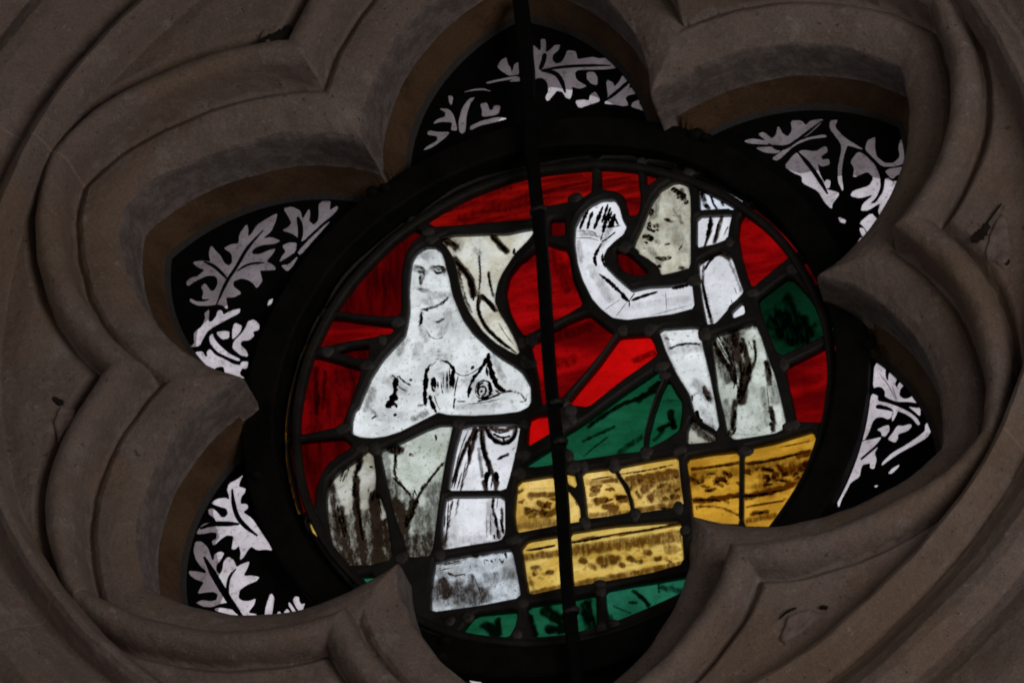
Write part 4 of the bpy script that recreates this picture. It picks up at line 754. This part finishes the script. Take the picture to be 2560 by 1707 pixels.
for s, mat, label in PANES:
    P = grow(ccw(chaikin(zp(s), .09, 1)), 4.2 * PX); holes.append(P); pane_polys.append(P)
    A = np.array(P); x0, z0 = A.min(0); x1, z1 = A.max(0)
    gx, gz = np.meshgrid(np.arange(x0, x1, STEP), np.arange(z0, z1, STEP)); gx[::2] += STEP / 2
    g = np.c_[gx.ravel(), gz.ravel()]; g = g[inside(g, P)] if len(g) else g
    dmin = np.full(len(g), 9.)
    for i in range(len(P)): dmin = np.minimum(dmin, seg_d(g, P[i], P[(i + 1) % len(P)])) if len(g) else dmin
    g = g[dmin > STEP * .4]
    V2, F2 = tri_plate(P, 0, [tuple(q) for q in g])
    VA = np.array(V2)
    wash = np.zeros(len(VA))
    for pts, r, k, ax, bx, az, bz in WS:
        pad = r * 2.2
        if bx < x0 - pad or ax > x1 + pad or bz < z0 - pad or az > z1 + pad or k <= 0: continue
        dd = np.full(len(VA), 9.)
        for i in range(len(pts) - 1): dd = np.minimum(dd, seg_d(VA, pts[i], pts[i + 1]))
        jag = np.array([noise.noise((p[0] * 45, p[1] * 45, 2)) for p in VA]) * r * .7
        q = np.clip(1.45 - (dd + jag) / r * .70, 0, 1)
        wash = np.maximum(wash, k * q * q * (3 - 2 * q))
    orn = np.zeros(len(VA))
    if mat in ('gold', 'goldpale', 'amber'):
        for pts, r, k in ORS:
            dd = seg_d(VA, pts[0], pts[1]); orn = np.maximum(orn, k * np.clip((r - dd) / (r * .22), 0, 1))
        wash = np.maximum(wash, orn * .12)
    # dirt along the leads
    de = np.full(len(VA), 9.)
    for i in range(len(P)): de = np.minimum(de, seg_d(VA, P[i], P[(i + 1) % len(P)]))
    if mat in ('white', 'greenish', 'head', 'cream', 'step', 'mossy', 'gold', 'goldpale', 'amber'):
        wash = np.maximum(wash, .42 * np.clip(1 - de / (9 * PX), 0, 1))
    else: wash = np.maximum(wash, .25 * np.clip(1 - de / (6 * PX), 0, 1))
    V = [P3(p, .0) for p in V2]; F = list(F2); mi = [0] * len(F); wl = list(wash)
    for pts, w in tr:                                   # trace lines belong to the pane they are fired on
        mid = pts[len(pts) // 2]
        tst = np.array(pts)
        if inside(tst, P).mean() < .5: continue
        rb = ribbon(pts, w * (1.5 if mat == 'head' else 1.0), .38)
        b0 = len(V)
        for l, r_ in rb: V += [P3(l, -.003), P3(r_, -.003)]; wl += [0, 0]
        for i in range(len(rb) - 1):
            F.append((b0 + 2 * i, b0 + 2 * i + 1, b0 + 2 * i + 3, b0 + 2 * i + 2)); mi.append(1)
    o = mesh('glass_pane', V, F, [G[mat], PAINT if mat in ('mossy', 'step', 'head', 'greenish', 'goldpale', 'amber') else INK], panel, False, mi)
    at_ = o.data.attributes.new('wash', 'FLOAT', 'POINT'); at_.data.foreach_set('value', [float(q) for q in wl])
    ao = o.data.attributes.new('orn', 'FLOAT', 'POINT'); ao.data.foreach_set('value', [float(q) for q in orn] + [0.0] * (len(V) - len(orn)))
    if label: o['label'] = label
def circle(r, n=180, a0=0, cx=0, cz=0): return [(cx + r * math.cos(2 * math.pi * i / n), cz + r * math.sin(2 * math.pi * i / n)) for i in range(n)]
PCX, PCZ = 0.0, 0.0
flat_cut('lead_came', circle(.872), holes, [LEAD], panel, .0, .034, .011)
# border came, a rounder lead along the rim
def torus(name, r, w, h, Y, mats, parent, n=240, wob=.0, a0=0, a1=360, prof=None):
    V = []; F = []; K = 12
    closed = a1 - a0 >= 360
    N = n if closed else n + 1
    for i in range(N):
        a = math.radians(a0 + (a1 - a0) * i / n)
        rr = r + wob * noise.noise((math.cos(a) * 6, math.sin(a) * 6, r))
        for j in range(K):
            b = 2 * math.pi * j / K
            ex = math.copysign(abs(math.cos(b)) ** .6, math.cos(b)) * w / 2; ey = math.copysign(abs(math.sin(b)) ** .6, math.sin(b)) * h / 2
            V.append(P3(((rr + ex) * math.cos(a), (rr + ex) * math.sin(a)), Y + ey))
    for i in range(n if closed else n):
        i2 = (i + 1) % N
        for j in range(K): F.append((i * K + j, i * K + (j + 1) % K, i2 * K + (j + 1) % K, i2 * K + j))
    return mesh(name, V, F, mats, parent, True)
torus('border_came', .840, .030, .040, -.010, [LEAD], panel, wob=.004)
# solder at the joints
SOLD = 'A 1370,1110 1060,1250 860,1440 970,1510 1790,1010 B 990,1340 1630,1320 1990,1380 D 1350,710 1290,950 1130,1190 F 830,95 1160,145 590,180 950,170 820,830 1010,1480 800,1480 1350,250 430,450 I 640,320 480,690 660,690 1200,580 1350,400 1040,830 820,1440 J 30,320 480,230 640,370 740,370 250,880 950,1230 1390,180 1250,1200 K 820,180 810,430 770,570 730,1090 1290,950 1200,530 1120,180 Q 80,230 130,400 470,830 1170,420 1200,490 440,1120 490,1190 800,1190 1040,1100 60,1260 90,1110 390,710 L 130,410 660,650 700,770 420,680 300,1290 220,1070 60,100 1280,190 480,330 G 380,150 880,370 1200,910 880,1100 700,700 420,1000 1480,1430 500,1400 O 30,110 1060,400 1140,880 440,170 760,1080 1450,180 250,1080 P 900,370 490,470 1470,280 360,500 860,600 1480,560 E 560,110 1290,1060 1340,900'
rnd = random.Random(3)
for q in zp(SOLD, -.02):
    if math.hypot(*q) > .868: continue
    V = []; F = []; n = 12; rr = rnd.uniform(14, 20) * PX; asp = rnd.uniform(.8, 1.25)
    for k, (s, h) in enumerate(((1, -.004), (.9, .003), (.55, .005))):
        for i in range(n):
            a = 2 * math.pi * i / n; jj = s * rr * (1 + .22 * noise.noise((q[0] * 30 + math.cos(a), q[1] * 30 + math.sin(a), 0)))
            V.append(P3((q[0] + math.cos(a) * jj * asp, q[1] + math.sin(a) * jj / asp), -.015 - h))
    V.append(P3(q, -.0205))
    for k in range(2):
        for i in range(n): F.append((k * n + i, k * n + (i + 1) % n, (k + 1) * n + (i + 1) % n, (k + 1) * n + i))
    for i in range(n): F.append((2 * n + i, 2 * n + (i + 1) % n, 3 * n))
    mesh('solder_joint', V, F, [SOLDER], panel, True)
# thin amber rim glass showing past the border lead
def band(name, r0, r1, a0, a1, Y, mats, parent, n=100):
    V = []; F = []
    for i in range(n + 1):
        a = math.radians(a0 + (a1 - a0) * i / n)
        for r in (r0, r1): V.append(P3((r * math.cos(a), r * math.sin(a)), Y))
    for i in range(n): F.append((2 * i, 2 * i + 1, 2 * i + 3, 2 * i + 2))
    return mesh(name, V, F, mats, parent)
band('rim_glass', .866, .881, 96, 196, .0, [G['sliver']], panel)
band('mastic_band', .878, .96, 0, 360, .003, [IRON], panel, 240)
band('mastic_fillet', .862, .885, 195, 457, .001, [IRON], panel, 160)

# ------------------------------------------------------------------ iron ring and bar
ring = empty('iron_ring', P3((0, -1)), 'broad dark iron ring holding the round medallion', 'iron ring')
def ring_band(name, prof, mats, parent, n=300, wob=.004):
    V = []; F = []; K = len(prof)
    for i in range(n):
        a = 2 * math.pi * i / n
        for j, (r, y) in enumerate(prof):
            rr = r + wob * (noise.noise((math.cos(a) * 4, math.sin(a) * 4, r * 2)) + .5 * noise.noise((math.cos(a) * 17, math.sin(a) * 17, r)))
            V.append(P3((rr * math.cos(a) - .016, rr * math.sin(a) + .006), y))
    for i in range(n):
        i2 = (i + 1) % n
        for j in range(K): F.append((i * K + j, i * K + (j + 1) % K, i2 * K + (j + 1) % K, i2 * K + j))
    return mesh(name, V, F, mats, parent, False)
ring_band('ring_band', [(.885, -.018), (.878, -.030), (.880, -.070), (.888, RINGY), (.974, RINGY), (.982, RINGY + .008), (.978, -.015), (.970, -.008), (.90, -.008)], [IRON], ring)
# scrubby lumps of mastic on the ring
for i, (x, y) in enumerate([(965, 470), (930, 480), (1740, 335), (1765, 345), (640, 1185), (1110, 1600), (1100, 1640), (2170, 860), (600, 960)]):
    q = at(x, y, -.08); V = []; F = []
    n = 10; rr = rnd.uniform(.018, .03)
    for k, (s, h) in enumerate(((1.1, -.002), (.85, .012), (.45, .02))):
        for j in range(n):
            a = 2 * math.pi * j / n; jj = s * rr * (1 + .35 * noise.noise((i * 3 + math.cos(a) * 1.5, math.sin(a) * 1.5, k)))
            V.append(P3((q[0] + math.cos(a) * jj, q[1] + math.sin(a) * jj * .8), RINGY - h))
    V.append(P3(q, RINGY - .022))
    for k in range(2):
        for j in range(n): F.append((k * n + j, k * n + (j + 1) % n, (k + 1) * n + (j + 1) % n, (k + 1) * n + j))
    for j in range(n): F.append((2 * n + j, 2 * n + (j + 1) % n, 3 * n))
    mesh('mastic_lump', V, F, [IRON], ring, True)
# clip and wedge of iron at the lower left of the ring
bar = empty('iron_bar', P3((0, -1.5), -.12), 'straight upright iron bar crossing the whole window in front of the glass', 'iron bar')
V = []; F = []; YB = -.12; n = 60
pt0 = at(1302, 20, YB); pt1 = at(1440, 1700, YB)
for i in range(n + 1):
    t = -.012 + 1.07 * i / n; x = pt0[0] + (pt1[0] - pt0[0]) * t; z = pt0[1] + (pt1[1] - pt0[1]) * t
    x += .003 * math.sin(i * .35)
    hw = .0185 + .004 * (t < .12) + .0012 * noise.noise((0, i * .9, 0))
    for sx_, sy_ in ((-1, 1), (-1, -.6), (-.6, -1), (.6, -1), (1, -.6), (1, 1)):
        V.append(P3((x + sx_ * hw, z), YB + sy_ * .020))
for i in range(n):
    for j in range(6): F.append((i * 6 + j, i * 6 + (j + 1) % 6, (i + 1) * 6 + (j + 1) % 6, (i + 1) * 6 + j))
mesh('bar_shaft', V, F, [BARM], bar)
for i, (x, y) in enumerate([(1345, 528), (1398, 1108), (1390, 1010), (1428, 1530)]):     # lead ties twisted round the bar
    q = at(x, y, YB); V = []; F = []; n = 10
    for k in range(5):
        t = -1 + 2 * k / 4
        for j in range(n):
            a = 2 * math.pi * j / n; rr = .029 * (1 - .25 * t * t) * (1 + .2 * noise.noise((i * 5 + math.cos(a), math.sin(a), k * .7)))
            V.append(P3((q[0] + rr * math.cos(a), q[1] + t * .010 + .006 * math.cos(a)), YB + rr * math.sin(a) * .9))
    for k in range(4):
        for j in range(n): F.append((k * n + j, k * n + (j + 1) % n, (k + 1) * n + (j + 1) % n, (k + 1) * n + j))
    F.append(tuple(range(n))); F.append(tuple(range(4 * n, 5 * n)))
    mesh('lead_tie', V, F, [LEAD], bar, True)
